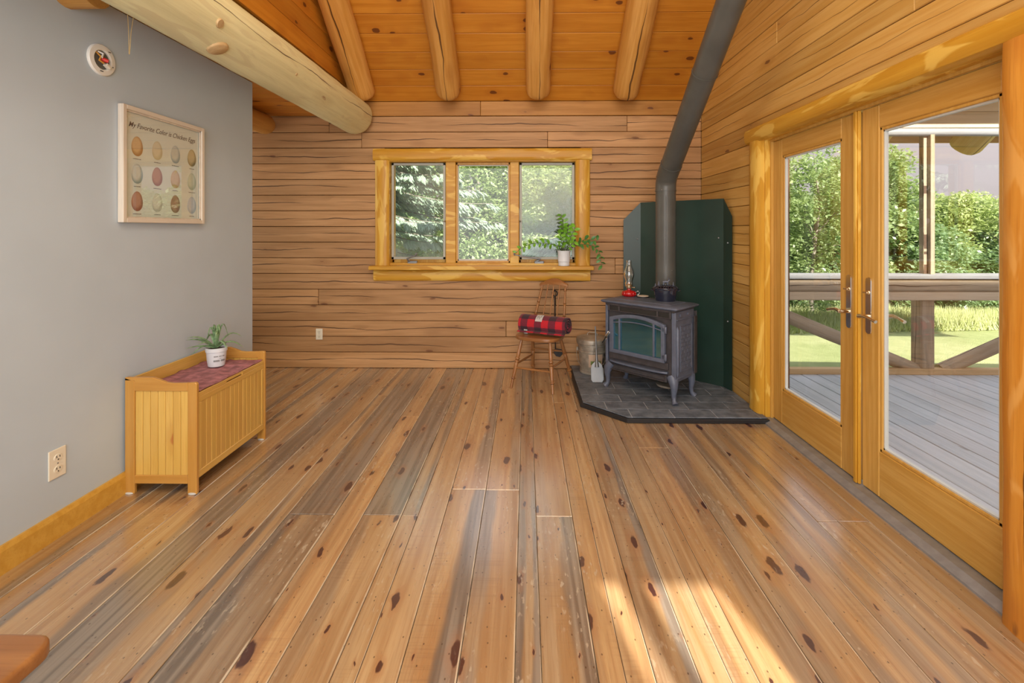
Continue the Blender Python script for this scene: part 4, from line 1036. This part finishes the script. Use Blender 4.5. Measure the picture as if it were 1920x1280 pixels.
# ------------------------------------------------------------ zz plant on the sill
zz = thing('potted_zz_plant', 'leafy plant with long arching stems in white pot on window sill', 'plant', (.380, 4.795, 1.043))
MB().lathe([(.050, 0), (.055, .003), (.056, .040), (.060, .044), (.0585, .048), (.063, .135), (.067, .150), (.064, .152), (.060, .135), (.001, .133)], n=32).build('pot', M_pot, zz, smooth=35)
MB().lathe([(.060, .134), (.001, .138)], n=20).build('soil', M_soil, zz)
def P2(px, py, Y):   # photo pixel at depth Y to local coordinates, used once to take the stems off the picture
    return Vector(((px-986)*Y/900-.380, Y-4.795, 1.4+(431-py)*Y/900-1.043))
def zstem(pts, leaves, mat, size=.030, dens=1):
    size *= 1.2
    P = [Vector(p) for p in pts]; r = [.0042*(1-.6*i/(len(P)-1)) for i in range(len(P))]
    s_ = MB().tube(P, r, 6).build('stem', M_stem, zz, smooth=60)
    n = leaves
    cum = [0]
    for i in range(1, len(P)): cum.append(cum[-1]+(P[i]-P[i-1]).length)
    for k in range(n):
        L = cum[-1]*(.28+.72*(k+.5)/n)
        i = max(j for j in range(len(cum)-1) if cum[j] <= L); f = (L-cum[i])/(cum[i+1]-cum[i]); p = P[i]+(P[i+1]-P[i])*f
        t = (P[i+1]-P[i]).normalized(); side = t.cross(Vector((0, -1, .25))).normalized()*(1 if k % 2 else -1)
        d = (t*.55+side+Vector((0, -.35+rl.uniform(-.3, .3), 0))).normalized()
        nrm_ = d.cross(t).normalized(); nrm_ = (nrm_+Vector((0, -.6, .3))).normalized(); wv = d.cross(nrm_).normalized()
        sz = size*rl.uniform(.8, 1.15); mb = MB(); mm = 6
        for q in range(mm+1):
            u = q/mm; wd = sz*.40*math.sin(PI*min(.98, u*.9+.06))**.8; c = p+d*sz*u*1.5-nrm_*(-.003*math.sin(PI*u))+Vector((0, 0, -.12*sz*u*u))
            mb.v += [tuple(c-wv*wd+nrm_*.25*wd), tuple(c), tuple(c+wv*wd+nrm_*.25*wd)]
        for q in range(mm):
            b = 3*q; mb.f += [(b, b+3, b+4, b+1), (b+1, b+4, b+5, b+2)]
        mb.build('leaf', mat, zz, smooth=80)
B = lambda dx=0: (dx, -.0, .135)
zstem([B(-.02), P2(1048, 462, 4.74), P2(1036, 458, 4.70), P2(1018, 455.5, 4.66), P2(1000, 456, 4.64), P2(988, 460, 4.63), P2(975, 467, 4.62), P2(967, 475, 4.62)], 14, M_leaf, .030)
zstem([B(.02), P2(1070, 463, 4.76), P2(1084, 455, 4.72), P2(1096, 449, 4.68), P2(1106, 449, 4.66), P2(1116, 452, 4.65), P2(1122, 449, 4.64)], 9, M_leafd, .030)
zstem([B(.03), P2(1072, 464, 4.74), P2(1086, 458, 4.70), P2(1100, 458, 4.66), P2(1112, 461, 4.64), P2(1121, 469, 4.63), P2(1126, 480, 4.62), P2(1126, 490, 4.62), P2(1129, 500, 4.62)], 14, M_leafd, .028)
zstem([B(0), P2(1056, 452, 4.79), P2(1056, 432, 4.78), P2(1056, 415, 4.77), P2(1052, 402, 4.76)], 13, M_leaf, .030)
zstem([B(.005), P2(1061, 456, 4.76), P2(1064, 438, 4.75), P2(1066, 424, 4.74)], 10, M_leaf, .032)
zstem([B(.015), P2(1066, 457, 4.74), P2(1070, 445, 4.72), P2(1076, 432, 4.70), P2(1079, 424, 4.70)], 9, M_leaf, .032)
zstem([B(-.01), P2(1054, 458, 4.73), P2(1051, 447, 4.71), P2(1052, 436, 4.70)], 7, M_leaf, .028)
zstem([B(.01), P2(1068, 462, 4.70), P2(1073, 456, 4.67), P2(1078, 452, 4.65)], 6, M_leaf, .030)
zstem([B(-.015), P2(1052, 463, 4.71), P2(1046, 460, 4.68), P2(1040, 462, 4.66)], 6, M_leaf, .028)
# ------------------------------------------------------------ framed egg poster
po = thing('egg_poster', 'whitewashed wood framed poster of twelve painted eggs on grey wall', 'picture', (XL, 2.80, 1.752))
# local: +x out of the wall, y along the wall, z up
hw, hh = .318, .312
for (a_, b_, c_, d_) in ((-hw, -hw+.024, -hh, hh), (hw-.024, hw, -hh, hh), (-hw+.024, hw-.024, hh-.024, hh), (-hw+.024, hw-.024, -hh, -hh+.024)):
    MB().bx(.002, .034, a_, b_, c_, d_).build('frame_bar', M_paperframe, po, bevel=.002)
MB().bx(.006, .014, -hw+.02, hw-.02, -hh+.02, hh-.02).build('print_sheet', M_paper, po)
MB().bx(.016, .018, -hw+.024, hw-.024, -hh+.024, hh-.024).build('glass', M_poster_glass, po)
MB().bx(.018, .024, -hw+.024, -hw+.032, -hh+.024, hh-.024).bx(.018, .024, hw-.032, hw-.024, -hh+.024, hh-.024).bx(.018, .024, -hw+.024, hw-.024, hh-.032, hh-.024).bx(.018, .024, -hw+.024, hw-.024, -hh+.024, -hh+.032).build('inner_lip', M_paperframe, po)
def egg_mat(i, col, edge, speck):
    M = Mt('egg_print'); o_ = M.n('TexCoord').outputs['Object']
    ln = M.n('VectorMath', {0: M.n('VectorMath', {0: M.n('VectorMath', {0: o_, 1: (0, .006, -.008)}, operation='ADD').outputs[0], 1: (0, 1/.040, 1/.056)}, operation='MULTIPLY').outputs[0]}, operation='LENGTH').outputs['Value']
    c = M.mix(M.sm(ln, .55, 1.05), col, edge)
    sp = M.sm(M.noise(M.coords((260, 260, 260)), 3), .60, .68)
    c = M.mix(M.math('MULTIPLY', sp, speck), c, [x*.45 for x in edge])
    M.set(Base_Color=c, Roughness=.6); return M.m
EG = [[((.60, .44, .24), (.36, .21, .09), .25), ((.60, .58, .44), (.46, .44, .30), .08), ((.52, .58, .55), (.26, .36, .40), .25), ((.48, .44, .28), (.24, .22, .12), .35)],
      [((.62, .66, .62), (.24, .33, .33), .3), ((.44, .23, .14), (.28, .12, .08), .6), ((.56, .45, .30), (.42, .31, .18), .25), ((.52, .60, .50), (.34, .44, .36), .15)],
      [((.46, .27, .20), (.26, .10, .07), .45), ((.61, .63, .57), (.40, .42, .38), .03), ((.38, .22, .17), (.22, .12, .10), .4), ((.50, .58, .64), (.32, .42, .50), .15)]]
egn = ['tan', 'cream', 'pale blue', 'olive', 'grey blue', 'speckled rust', 'buff', 'sage', 'red brown', 'white', 'dark brown', 'light blue']
for r in range(3):
    for c_ in range(4):
        yc = -.205+c_*.143; zc = .105-r*.150
        pts = []
        for k in range(28):
            t = 2*PI*k/28; s_ = math.sin(t); pts.append((.0385*math.cos(t)*(1-.12*s_), .054*s_))
        col, ed, sp = EG[r][c_]
        o = MB().prism(pts, 0, .0008, 'x').build('egg_print', egg_mat(0, col, ed, sp), po, loc=(.014, yc, zc))
        tag(o, egn[r*4+c_]+' painted egg')
        cap = MB(); w = .045 if (r+c_) % 2 else .055; x = -w/2
        while x < w/2:
            dw = rl.uniform(.002, .005); cap.bx(.014, .0145, yc+x, yc+x+dw, zc-.0715, zc-.0715+rl.uniform(.003, .005)); x += dw+.0015
        cap.build('caption', M_ink, po)
def text(body, size, mat, parent, loc, rot, shear=0, name='lettering', w=1.0):
    cu = bpy.data.curves.new(name, 'FONT'); cu.body = body; cu.size = size; cu.shear = shear; cu.align_x = 'CENTER'; cu.extrude = .0003; cu.offset = .0002
    cu.resolution_u = 3
    o = bpy.data.objects.new('tmp_text', cu); C.objects.link(o); bpy.context.view_layer.update()
    me = bpy.data.meshes.new_from_object(o.evaluated_get(bpy.context.evaluated_depsgraph_get())); bpy.data.objects.remove(o)
    me.transform(Matrix.Diagonal((w, 1, 1, 1)))
    me.materials.clear()
    return link(name, me, mat, parent, loc, rot)
text('My Favorite Color is Chicken Eggs', .040, M_ink, po, (.0145, -.005, .205), (PI/2, 0, PI/2), .35, w=.92)
# ------------------------------------------------------------ wall fittings
def outlet(name, label, loc, rz, s=1.0):
    t = thing(name, label, 'outlet', loc, rz)
    MB().bx(-.040*s, .040*s, -.006, 0, -.065*s, .065*s).build('cover_plate', M_ivory, t, bevel=.004, seg=2)
    for z in (-.026*s, .026*s):
        pl = MB().prism([(.019*math.cos(k*PI/8), z+.019*math.sin(k*PI/8)*.85) for k in range(16)], -.0085, -.004, 'y').build('receptacle', M_ivory, t, bevel=.001)
        MB().bx(-.009, -.006, -.0095, -.008, z-.001, z+.009).bx(.006, .009, -.0095, -.008, z-.001, z+.008).lathe([(.001, 0), (.0028, 0)], (0, 0, 0), 3).build('slots', M_dark, pl)
        MB().box((0, -.009, z-.009), (.005, .001, .005)).build('slots', M_dark, pl)
    MB().box((0, -.0065, 0), (.005, .002, .005)).build('screw', M_alu, t)
    return t
outlet('wall_outlet', 'ivory outlet low on the grey wall left of the bench', (XL, 2.158, .338), PI/2, 1.02)
outlet('wall_outlet', 'ivory outlet low on the log wall left of the window', (-2.098, YB-.002, .343), 0, .86)
sa = thing('open_ceiling_box', 'round white fixture ring with bare wires high on the grey wall', 'fixture', (XL, 2.385, 2.255), PI/2)
rg = MB(); prof_ = [(.078, 0), (.078, .006), (.074, .012), (.052, .014), (.047, .010), (.045, -.02)]
for r, z in prof_:
    for k in range(36): rg.v.append((r*math.cos(2*PI*k/36), -z, r*math.sin(2*PI*k/36)))
for i in range(len(prof_)-1):
    for k in range(36): rg.f.append((i*36+k, i*36+(k+1) % 36, (i+1)*36+(k+1) % 36, (i+1)*36+k))
rg.build('mounting_ring', M_white, sa, smooth=40)
mb = MB(); mb.prism([(.046*math.cos(k*PI/12), .046*math.sin(k*PI/12)) for k in range(24)], -.004, -.001, 'y'); mb.build('box_back', plain('box_grey', (.12, .12, .10), .7), sa)
for (x, z, w) in ((.04, .052, .014), (-.01, -.060, .018), (.062, -.02, .006)):
    MB().box((x*.9, -.0145, z*.98), (w, .001, .004)).build('slot', M_dark, sa)
M_red = plain('red_wire_nut', (.65, .04, .03), .4)
MB().tube([(-.005, -.006, .005), (.012, -.030, -.004)], [.013, .009], 10).build('wire_nut', M_red, sa, smooth=50)
MB().tube([(-.03, -.005, .03), (-.02, -.02, .01), (-.032, -.022, -.012), (-.01, -.025, -.02)], .0045, 7).build('wire', plain('orange_wire', (.62, .30, .05), .5), sa, smooth=60)
MB().tube([(-.022, -.005, .036), (-.006, -.02, .028), (-.02, -.024, .005)], .005, 7).build('wire', M_white, sa, smooth=60)
MB().box((.018, -.018, -.026), (.028, .022, .014), Matrix.Rotation(.5, 3, 'Y')).build('connector', M_ivory, sa, bevel=.002)
tw = thing('twine', 'thin loop of twine dangling from the loft beside the beam', 'string', (-1.93, 2.31, 2.565))
MB().tube([(-.015, 0, 0), (-.012, 0, -.08), (-.004, 0, -.2), (-.002, 0, -.31)], .0016, 5).tube([(.03, .01, 0), (.018, .01, -.08), (.008, 0, -.2), (.0, 0, -.31)], .0016, 5).build('strand', plain('twine_straw', (.55, .40, .18), .9), tw)
# ------------------------------------------------------------ near chair corner at lower left
nc = thing('dining_chair', 'rounded corner of a brown wooden chair seat at bottom left', 'chair', (-1.345, .885, 0))
sp2 = []
for (cx, cy, a0) in ((.205, .185, 0), (-.205, .185, 90), (-.205, -.20, 180), (.205, -.20, 270)):
    for k in range(6):
        t = math.radians(a0+k*18); sp2.append((cx+.045*math.cos(t), cy+.045*math.sin(t)))
MB().prism(sp2, .415, .452, 'z').build('seat', M_chair, nc, bevel=.010, seg=3, smooth=40)
for sx in (-1, 1):
    for sy in (-1, 1): MB().tube([(sx*.15, sy*.14, .42), (sx*.17, sy*.165, .2), (sx*.19, sy*.19, 0)], [.016, .021, .014], 10).build('leg', M_chair, nc, smooth=50)
for sx in (-1, 1): MB().tube([(sx*.172, -.16, .18), (sx*.172, .16, .18)], .011, 8).build('stretcher', M_chair, nc, smooth=50)
for sy in (-.19, .15): MB().tube([(-.20, sy, .44), (-.30, sy, .90)], .013, 10).build('back_post', M_chair, nc, smooth=50)
MB().box((-.30, -.02, .92), (.02, .40, .08)).build('crest_rail', M_chair, nc, bevel=.008)
# ------------------------------------------------------------ deck outside
DZ0 = -.045
dk = struct(MB().bx(XW+.22, 9.5, -3, 4.86, -.30, -.085).build('deck', M_rail))
x = XW+.215; i = 0
while x < 7.4:
    w = .148; piece('deck_board', 7.85 if False else 6.4, w, .038, M_deck, dk, (x+w/2, 4.87-3.2, DZ0-.019+rs.uniform(-.001, .001)), (0, 0, PI/2), bevel=.003)
    x += w+.0085; i += 1
struct(MB().bx(XW+.14, XW+.21, DY0, DY1, -.2, -.012).build('sill_outer', M_deck))
cb = tag(MB().bx(XW+.2, 9.5, 4.84, 4.92, DZ0, .012).build('curb_board', M_curb, bevel=.004), 'long brown kerb board along the far edge of the deck', 'board')
rr = thing('deck_railing', 'weathered log deck railing with grey cap and diagonal braces', 'railing', (0, 0, 0))
Lr = 7.4
o = piece('cap_board', Lr, .19, .045, M_railt, rr, (XW+.2+Lr/2, 4.90, .935), bevel=.006)
o = piece('rail_log', Lr, .115, .15, M_rail, rr, (XW+.2+Lr/2, 4.89, .845), (PI/2, 0, 0), bevel=.02)
o = piece('rail_log', Lr, .085, .14, M_porch, rr, (XW+.2+Lr/2, 4.89, .742), (PI/2, 0, 0), bevel=.01)
def rlog(name, p0, p1, r, mat, seed, parent):
    L = (Vector(p1)-Vector(p0)).length
    return link(name, rough_log(L, r, r*.95, seed, n=14, amp=.06).mesh(name), mat, parent, p0, aim(p0, p1), smooth=50)
rlog('brace', (1.98, 4.93, .80), (4.02, 4.93, -.04), .068, M_rail, 3, rr)
rlog('brace', (4.20, 4.93, -.02), (6.2, 4.93, .86), .066, M_rail, 4, rr)
MB().bx(3.955, 4.095, 4.86, 5.0, 0, .70).build('lower_post', M_rail, rr, bevel=.012)
MB().bx(4.02, 4.057, 4.91, 4.97, .95, 2.36).bx(4.058, 4.10, 4.87, 4.93, .95, 2.36).build('upper_post', M_rail, rr, bevel=.003)
log_thing('porch_beam', 'slim silver grey pole beam under the porch roof outside', 'beam', (XW+.25, 4.90, 2.385), (9.4, 4.90, 2.385), .040, .038, M_railt, 21, amp=.04, n=14)
pg = thing('porch_gable', 'pale pine boards under the porch roof above the grey pole', 'boards')
for i in range(3):
    z = 2.43+i*.165; MB().bx(XW+.22, 9.4, 4.90, 4.925, z, z+.162).build('gable_board', M_porch, pg, bevel=.004)
struct(MB().bx(XW+.2, 9.5, 4.2, 5.75, 2.93, 3.0).build('porch_roof', M_porch))
struct(MB().prism([(-5.6, -1), (-3.6, -1), (-3.6, 6.5), (-5.6, 6.5)], 2.5, 12, 'x').build('sun_blocker', M_logr))  # unseen block added to keep direct sun off the deck and doors
for i, xx in enumerate((3.93, 5.06)):
    log_thing('porch_log', ['yellow squared log end at the left edge of the right door pane', 'yellow log end sticking out under the porch roof, right of the grey post', 'log end under the porch roof, farthest right'][i], 'log', (xx, 4.99, 2.88), (xx, 5.62, 2.36), .165, .16, M_porchl, 31+i, 'porch roof log ends', amp=.06, end_round=.3)
tag(MB().bx(XW+.2, 9.5, 5.80, 5.83, 2.44, 2.56).bx(XW+.2, 9.5, 4.95, 5.80, 2.535, 2.56).build('fascia_board', M_curb), 'dark fascia board along the porch eave outside', 'board')
# ------------------------------------------------------------ ground, grass, trees
gz = -.62
g = MB(); NX, NY = 40, 40
for i in range(NX+1):
    for j in range(NY+1):
        x = -30+80*i/NX; y = -14+75*j/NY
        h = gz+.06*noise.noise(Vector((x*.15, y*.15, 0)))-.045*max(0, y-9)-(.02*max(0, x-10))
        g.v.append((x, y, h))
for i in range(NX):
    for j in range(NY):
        a0 = i*(NY+1)+j; g.f.append((a0, a0+NY+1, a0+NY+2, a0+1))
struct(g.build('ground', M_lawn, smooth=80))
def leaves(name, centers, radii, n, size, mat, parent, seed, flat=.5, asp=.55, loc=None, drop=0):
    """n folded leaves in a set of ellipsoid clumps, denser towards the skin"""
    r = np.random.RandomState(seed); cen = np.array(centers, float); rad = np.array(radii, float)
    wgt = (rad[:, 0]*rad[:, 1]*rad[:, 2])**(2/3); k = r.choice(len(cen), n, p=wgt/wgt.sum())
    d = r.normal(size=(n, 3)); d /= np.linalg.norm(d, axis=1)[:, None]
    rr_ = r.uniform(.35, 1.08, n)**.5
    p = cen[k]+d*rad[k]*rr_[:, None]
    t = r.normal(size=(n, 3)); t[:, 2] = t[:, 2]*.5-drop; t /= np.linalg.norm(t, axis=1)[:, None]
    up = r.normal(size=(n, 3))*flat+np.array([0, 0, 1.0]); s = np.cross(t, up); s /= np.linalg.norm(s, axis=1)[:, None]+1e-9
    nn = np.cross(s, t); sz = size*r.uniform(.6, 1.3, n)[:, None]
    v = np.empty((n, 4, 3)); v[:, 0] = p; v[:, 1] = p+t*sz*.5+s*sz*asp*.5+nn*sz*.08; v[:, 2] = p+t*sz; v[:, 3] = p+t*sz*.5-s*sz*asp*.5+nn*sz*.08
    me = bpy.data.meshes.new(name); me.vertices.add(n*4); me.vertices.foreach_set('co', v.ravel())
    me.loops.add(n*4); me.loops.foreach_set('vertex_index', np.arange(n*4, dtype=np.int32))
    me.polygons.add(n); me.polygons.foreach_set('loop_start', np.arange(0, n*4, 4, dtype=np.int32)); me.polygons.foreach_set('loop_total', np.full(n, 4, dtype=np.int32))
    me.update(); me.validate()
    o = link(name, me, mat, parent, loc); o['kind'] = 'stuff'; return o
def tree(label, loc, H_, R_, n, size, mat, seed, group, low=.0, trunk=.055, clumps=40):
    r = random.Random(seed); t = thing('leafy_tree', label, 'tree', loc, 0, group)
    top = Vector((r.uniform(-.2, .2), r.uniform(-.2, .2), H_))
    MB().tube([(0, 0, -.2), top*.3, top*.65+Vector((.15, 0, 0)), top*.95], [trunk, trunk*.8, trunk*.5, trunk*.12], 8).build('trunk', M_bark, t, smooth=50)
    cs, rs_ = [], []
    for k in range(clumps):
        z = low+(H_-low)*(.04+.96*r.random()); q = R_*(1-.55*((z-low)/(H_-low))**1.6)*math.sqrt(r.random()); a_ = r.random()*2*PI
        cs.append((q*math.cos(a_), q*math.sin(a_), z)); s_ = R_*r.uniform(.20, .36); rs_.append((s_, s_, s_*.7))
    for k in range(0, clumps, 4):
        c0 = Vector(cs[k]); MB().tube([top*(.15+.5*c0.z/H_), (top*(.2+.5*c0.z/H_)+c0)/2+Vector((0, 0, .1)), c0], [trunk*.3, trunk*.2, .012], 5).build('branch', M_bark, t)
    leaves('foliage', cs, rs_, n, size, mat, t, seed)
    return t
G1 = 'leafy trees beyond the deck'
spec = [('tall tree with an open airy crown filling the left door pane', (6.6, 11.2), 3.9, 1.5, 15000, .10, L_green, .2), ('bright green tree seen through both doors, behind the airy crown', (9.0, 13.5), 3.7, 2.0, 42000, .12, L_green, .2),
        ('yellow-green bushy tree just right of the grey porch post', (11.8, 14.0), 2.7, 2.2, 42000, .12, L_yel, .1), ('round leafy tree at the right edge of the right door pane', (14.8, 15.0), 2.5, 2.4, 36000, .13, L_green, .1),
        ('dark green low tree behind the lawn in the left door pane', (7.4, 14.5), 2.9, 2.2, 30000, .12, L_deep, .0), ('dark green tree standing behind the porch post at lawn level', (10.4, 12.6), 1.9, 1.7, 26000, .11, L_deep, .0),
        ('low bush at the lawn edge below the right railing', (12.6, 12.3), 1.7, 1.8, 26000, .11, L_deep, .0)]
for i, (lb_, (x, y), H_, R_, n, s_, m_, lo) in enumerate(spec):
    tree(lb_, (x, y, gz-.045*(y-9)-.1), H_+.4, R_, n, s_, m_, 50+i, G1, lo)
G2 = 'leafy trees beyond the back window'
spec2 = [('yellow-green tree filling the right window pane', (1.3, 12.0), 4.6, 2.1, 50000, .10, L_yel, .1), ('green tree behind the middle window pane', (-1.4, 13.2), 4.9, 2.6, 46000, .11, L_green, .1), ('deep green tree behind the spruce in the left window pane', (-4.4, 13.0), 5.0, 2.6, 26000, .12, L_deep, .1),
         ('pale yellow shrub low in the right window pane', (.75, 9.2), 1.5, .7, 12000, .06, L_yel, .0), ('green tree between the window and the doors outside', (4.0, 13.5), 4.0, 2.2, 16000, .14, L_green, .1),
         ('broad green tree far behind the middle and right window panes', (-.1, 16.5), 5.0, 3.4, 40000, .15, L_green, .1)]
for i, (lb_, (x, y), H_, R_, n, s_, m_, lo) in enumerate(spec2):
    tree(lb_, (x, y, gz-.045*(y-9)-.1), H_+.4, R_, n, s_, m_, 70+i, G2, lo)
# far tree belt
for i in range(9):
    x = -12+i*5.2; y = 22+3*math.sin(i*1.7)
    tree('distant tree behind the nearer ones beyond the meadow', (x, y, -1.6), 3.3+.4*math.sin(i*2.3), 3.2, 9000, .32, (L_deep, L_green, L_deep)[i % 3], 90+i, 'distant tree belt', 0, .12, 22)
# tall grass edge
r = np.random.RandomState(4); n = 26000
px = r.uniform(4.2, 15, n); py = 9.4+.13*(px-5)+r.gamma(2., .55, n); hgt = r.uniform(.10, .34, n)*np.clip((py-9.2)/1.0, .35, 1.25)
pz = gz-.045*np.maximum(0, py-9)-.02*np.maximum(0, px-10)
v = np.empty((n, 3, 3)); dx = r.uniform(-.1, .1, n); w_ = .012
v[:, 0] = np.stack([px-w_, py, pz], 1); v[:, 1] = np.stack([px+w_, py, pz], 1); v[:, 2] = np.stack([px+dx, py+r.uniform(-.1, .1, n), pz+hgt], 1)
me = bpy.data.meshes.new('tall_grass'); me.from_pydata(v.reshape(-1, 3).tolist(), [], np.arange(n*3).reshape(-1, 3).tolist())
tag(link('tall_grass', me, L_grass), 'band of tall unmown meadow grass at the lawn edge', 'grass', kind='stuff')
# spruce by the back window: trunk, drooping boughs, needle sprays
def spruce(label, loc, seed, boughs, group, az0, z0, z1, rb):
    t = thing('spruce_tree', label, 'tree', loc, 0, group); r = random.Random(seed)
    MB().tube([(0, 0, -.1), (0, 0, z1*.7), (0, 0, z1+.4)], [.10, .07, .015], 10).build('trunk', M_bark, t, smooth=50)
    V, F = [], []
    def shoot(p, d, L, w):
        d = d.normalized(); s = d.cross(Vector((0, 0, 1)))
        if s.length < .1: s = Vector((1, 0, 0))
        s.normalize(); u = s.cross(d)
        for k in range(3):
            q = s*math.cos(k*PI/3)+u*math.sin(k*PI/3); b = len(V)
            V.extend([tuple(p), tuple(p+d*L*.45+q*w), tuple(p+d*L), tuple(p+d*L*.45-q*w)]); F.append((b, b+1, b+2, b+3))
    for bz in range(boughs):
        z = z0+(z1-z0)*(bz+r.random())/boughs; R0_ = rb*(1-.5*(z-z0)/(z1-z0+.01)*.6)*r.uniform(.55, 1.1); az = az0+r.uniform(-1.25, 1.25)
        D = Vector((math.cos(az), math.sin(az), 0)); side = Vector((-D.y, D.x, 0))
        P = [Vector((0, 0, z))+D*R0_*q/8+Vector((0, 0, -.30*R0_*(q/8)**1.2+.14*R0_*(q/8)**3)) for q in range(9)]
        MB().tube(P, [.016*(1-.1*q) for q in range(9)], 5).build('bough', M_bark, t)
        for q in range(2, 9):
            for sd in (-1, 1):
                for e in range(2):
                    b0 = P[q-1]+(P[q]-P[q-1])*r.random(); L2 = (.46-.035*q)*r.uniform(.6, 1.15)
                    dd_ = (D*.7+side*sd*.85+Vector((0, 0, -.30))).normalized()
                    for w_ in range(6):
                        bb = b0+dd_*L2*w_/6+Vector((0, 0, -.05*(w_/6)**2))
                        for s2 in (-1, 1):
                            shoot(bb, dd_*.75+side*s2*.6+Vector((0, 0, r.uniform(-.75, -.1))), r.uniform(.09, .15), .015)
                    shoot(b0+dd_*L2, dd_+Vector((0, 0, -.35)), .16, .016)
    me = bpy.data.meshes.new('needles'); me.from_pydata(V, [], F)
    o = link('needles', me, L_spr, t); o['kind'] = 'stuff'; return t
spruce('blue-green spruce whose boughs fill the left window pane', (-3.1, 8.35, gz), 3, 74, 'spruces outside the back window', -.65, .9, 4.2, 2.9)
spruce('young second spruce low behind the middle and right window panes', (.75, 7.6, gz), 8, 36, 'spruces outside the back window', -2.6, .7, 2.0, 1.3)
bpy.context.view_layer.update()
